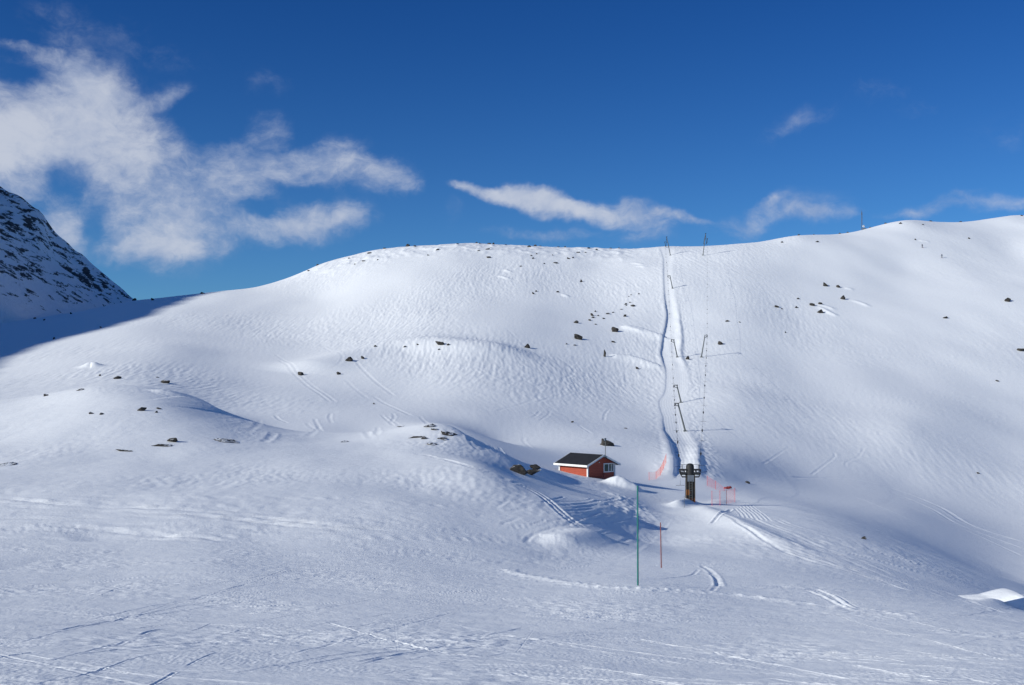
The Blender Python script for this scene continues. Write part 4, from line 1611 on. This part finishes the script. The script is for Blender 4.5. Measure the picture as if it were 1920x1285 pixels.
# rocky knoll
G = 'bare rock slabs on the small knoll'
slab(805, 800, 26, 7, 'flat bare slab on the very top of the small knoll', G)
slab(815, 806, 16, 5, 'small oval slab just below the top slab of the knoll', G)
slab(841, 814, 34, 9, 'largest dark slab on the right shoulder of the knoll', G)
slab(829, 823, 20, 5, 'narrow slab below the largest slab of the knoll', G)
slab(810, 834, 24, 6, 'lowest long slab at the foot of the knoll', G)
slab(783, 821, 36, 2, 'thin rock line left of the knoll slabs', G)
slab(795, 823, 14, 2, 'short thin rock line beneath the knoll slabs', G)
slab(752, 800, 16, 2, 'thin rock streak on the left shoulder of the knoll', G)
slab(645, 829, 18, 4, 'thin brown slab alone on flat snow left of the knoll')
# left knoll and plateau
rock(266, 767, 15, 9, 'black pointed boulder alone on the broad left knoll', deep=0.8)
slab(171, 776, 9, 3, 'tiny flat rock on the left knoll, left of a pair')
slab(190, 777, 11, 3, 'tiny flat rock on the left knoll, right of a pair')
slab(293, 774, 6, 2, 'speck of rock right of the black pointed boulder')
slab(298, 767, 10, 2, 'thin rock line right of the black pointed boulder')
rock(86, 741, 9, 5, 'small round rock on the far left edge of the knoll crest')
slab(150, 732, 14, 2, 'thin bare line of rock along the left knoll crest')
rock(323, 826, 22, 8, 'brown tilted slab above the long flat slab on the left plateau', deep=0.6, tilt=-0.35, sink=0.25)
slab(305, 837, 40, 5, 'long flat brown slab on the left plateau')
slab(422, 827, 50, 7, 'broad flat dark slab alone on the plateau')
slab(235, 846, 36, 2, 'faint thin rock streak on the left plateau')
slab(10, 872, 40, 8, 'dark slab cut by the left edge of view')
# boulders below the shaded mountain
rock(220, 708, 13, 7, 'pair-like dark boulder on the hill foot at left', deep=0.8)
rock(310, 716, 17, 8, 'brown wedge boulder with snowy right side on the hill foot', deep=0.8, tilt=-0.3)
slab(295, 708, 8, 3, 'small flat stone behind the brown wedge boulder')
rock(187, 704, 5, 3, 'speck of stone left of the pair-like boulder')
# left of centre
rock(564, 700, 10, 11, 'leaning narrow rock on the bench, leftmost of its row', tilt=-0.4)
rock(635, 700, 9, 6, 'small rock on the open bench below the two dark boulders')
rock(654, 674, 14, 8, 'wide dark boulder on the bench, left of a round one')
rock(680, 671, 7, 6, 'round dark boulder on the bench, right of a wide one')
rock(704, 649, 6, 4, 'tiny dark stone with snow beside it on the bench')
rock(759, 650, 5, 3, 'speck of stone between the bench boulders and the cluster')
rock(826, 643, 17, 8, 'broad dark rock of the cluster on the central bench')
rock(840, 646, 6, 4, 'small stone touching the right of the broad bench rock')
rock(823, 655, 4, 3, 'speck of stone below the broad bench rock')
rock(783, 646, 4, 3, 'speck of stone left of the broad bench rock')
rock(701, 757, 6, 3, 'tiny stone low on the middle of the hill face')
rock(988, 650, 12, 7, 'flat-topped dark rock alone on the centre of the hill')
rock(1085, 632, 19, 12, 'brown double-humped rock on the hill left of the lane', deep=0.7)
rock(1153, 618, 14, 11, 'black pyramid rock with a drift tail left of the lane', deep=0.8)
rock(1080, 604, 9, 5, 'grey stone above the brown double-humped rock')
rock(1134, 665, 5, 12, 'upright narrow slab in a wind scoop left of the lane', deep=0.5, tilt=0.25, sink=0.2)
rock(1195, 690, 6, 6, 'small slanted stone beside the lane edge', tilt=-0.5)
rock(1062, 645, 4, 2, 'speck of stone under the brown double-humped rock')
rock(1150, 641, 8, 3, 'three-pronged little stone below the black pyramid rock')
rock(1077, 647, 7, 2, 'thin dark stone streak below the brown rock')
rock(1073, 791, 6, 4, 'small greenish stone low on the slope above the hut')
rock(1173, 803, 6, 2, 'dark fleck on the slope above the lift station')
G = 'streaky outcrops above the black pyramid rock'
for (px, py, w, h) in [(1110, 590, 7, 8), (1116, 584, 5, 3), (1106, 600, 6, 5), (1112, 595, 7, 4), (1121, 592, 5, 2), (1140, 588, 9, 4), (1132, 597, 7, 4),
                       (1149, 586, 6, 2), (1117, 608, 5, 3), (1171, 592, 9, 5), (1173, 570, 6, 4), (1181, 567, 5, 2), (1186, 573, 12, 4), (1174, 573, 4, 2),
                       (1165, 580, 6, 2), (1198, 551, 4, 3), (1183, 553, 3, 2), (1179, 556, 3, 2)]:
    rock(px, py, w * 0.85, h * 0.85, 'small dark rock streak among those above the black pyramid rock', G, tilt=-0.4)
rock(1090, 527, 5, 6, 'single dark stone high on the hill left of the lane')
rock(1005, 546, 4, 3, 'dark speck of the left pair of rocks high on the hill')
rock(1000, 550, 5, 4, 'dark stone of the left pair of rocks high on the hill')
rock(1045, 547, 7, 3, 'thin dark rock high on the hill right of a pair')
rock(976, 499, 4, 3, 'tiny stone under the crest rocks')
# right side
rock(1547, 534, 9, 7, 'blocky black boulder, highest of the right-hand boulder field')
rock(1571, 537, 9, 5, 'jagged dark rock right of the highest boulder')
rock(1580, 559, 10, 7, 'dark dome boulder with a long drift tail to its right')
rock(1523, 571, 11, 6, 'wide block boulder in the middle of the boulder field')
rock(1538, 569, 9, 4, 'low rock touching the wide block boulder')
rock(1538, 584, 11, 7, 'dark boulder with white snow on its right side', tilt=0.2)
rock(1457, 575, 9, 5, 'wedge stone at the left end of the boulder field')
rock(1494, 576, 7, 4, 'small stone between the wedge stone and the wide block')
rock(1496, 560, 5, 3, 'tiny stone above the left part of the boulder field')
rock(1466, 579, 4, 2, 'speck beside the wedge stone')
rock(1888, 562, 13, 8, 'big snow-capped boulder near the right edge of view')
rock(1772, 595, 10, 4, 'low flat rock alone on the right slope')
rock(1914, 656, 15, 5, 'flat dark rock cut by the right edge of view')
rock(1350, 643, 13, 7, 'peaked dark boulder right of the lone pylon')
rock(1289, 672, 8, 6, 'snow-capped stone between the two midway pylons')
rock(1870, 714, 7, 3, 'tiny rock low on the right slope')
rock(1834, 887, 6, 3, 'small stone in the smooth valley at right')
rock(1619, 1009, 11, 5, 'dark oval stone on the near shoulder at right')
rock(1402, 905, 9, 4, 'small dark stone right of the red net bundle')
rock(1473, 623, 3, 4, 'tiny dark stone on the open slope right of the lift')
rock(1363, 602, 7, 3, 'thin dark stone above the peaked boulder')
rock(1387, 604, 4, 2, 'speck right of the thin dark stone')
rock(1466, 454, 5, 3, 'small stone under the skyline, left of two')
rock(1532, 453, 6, 3, 'small stone under the skyline, right of two')
rock(1817, 447, 4, 3, 'speck of stone high on the right slope')
rock(1716, 449, 4, 3, 'speck of stone above the skiers')
rock(1688, 419, 6, 3, 'dark stone just right of the radio mast')
# crest rocks
crest = [(693, 474, 11, 5), (721, 465, 7, 4), (764, 460, 10, 7), (778, 461, 6, 5), (803, 478, 6, 4), (820, 468, 9, 3), (918, 454, 9, 4), (893, 454, 7, 4),
         (914, 467, 13, 3), (916, 482, 10, 5), (992, 462, 9, 6), (1003, 460, 9, 4), (1013, 461, 6, 3), (1104, 465, 7, 4), (1118, 468, 6, 3), (1084, 473, 9, 4),
         (1066, 484, 8, 6), (1074, 483, 6, 3), (1042, 492, 11, 5), (1020, 494, 5, 3), (999, 484, 6, 4), (996, 479, 5, 3), (1036, 478, 4, 3), (1006, 476, 5, 3),
         (1098, 473, 5, 3), (1047, 457, 6, 3), (1059, 458, 6, 3), (682, 489, 9, 4), (666, 495, 6, 3), (595, 496, 7, 4), (579, 507, 6, 5), (654, 484, 5, 3),
         (708, 487, 4, 3), (858, 457, 5, 3), (899, 456, 5, 3), (925, 457, 6, 4), (897, 470, 8, 2), (1145, 462, 6, 3), (1160, 463, 5, 2), (948, 459, 5, 2)]
for (px, py, w, h) in crest:
    rock(px, py, w * 0.8, h * 0.8, 'small dark rock breaking the snow along the left half of the hill crest', 'rocks along the hill crest', tilt=-0.3, sink=0.45, deep=1.3)
for (px, py, w, h) in [(1575, 431, 5, 3), (1589, 428, 4, 3), (1661, 417, 6, 2), (1744, 412, 7, 3), (1800, 407, 6, 3), (1498, 440, 5, 3), (1526, 437, 4, 2), (1730, 421, 5, 2), (1916, 404, 5, 3),
                       (1632, 424, 5, 2)]:
    rock(px, py, w, h, 'tiny dark stone on the skyline either side of the radio mast', 'stones on the right skyline', sink=0.5)
for (px, py, w, h) in [(252, 560, 8, 4), (286, 562, 6, 4), (380, 550, 9, 3), (101, 635, 4, 4), (189, 614, 4, 3), (65, 597, 6, 3), (83, 600, 4, 3), (133, 588, 4, 3)]:
    rock(px, py, w, h, 'dark stone on the shaded saddle beneath the mountain', 'stones on the shaded saddle', sink=0.2)
# snow-capped boulder at the right edge
bp_ = hit(1862, 1121)
s_b = bp_.y / F
ob = bpy.data.objects.new('boulder', None)
COL.objects.link(ob)
ob.location = bp_
tag(ob, 'boulder under a smooth cushion of snow, low at the right edge', 'rock')
br = bpy.data.objects.new('stone', rock_mesh(77, 0))
COL.objects.link(br)
br.parent = ob
br.scale = (30 * s_b, 0.55, 0.16)
br.location = (22 * s_b, 0.10, 3 * s_b)
br.rotation_euler = (0, R(-8), R(4))
cv, cf = [], []
for i in range(15):
    for k in range(29):
        a = k / 28 * 2 - 1
        c_ = i / 14 * 2 - 1
        xx = a * 46
        e = max(0.0, 1 - abs(a) ** 2.6) * max(0.0, 1 - abs(c_) ** 2.4)
        hgt_ = (e ** 0.5) * (6.5 + 5 * a) * (1 if a > -1 else 0)
        cv.append(((xx - 4) * s_b, c_ * 0.75, max(-3.0, 10.0 * (a - 0.1)) * s_b + hgt_ * s_b))
for i in range(14):
    for k in range(28):
        q = i * 29 + k
        cf.append((q, q + 1, q + 30, q + 29))
cap = MB().add(cv, cf).build('snow_cap', SNOW, ob, True)
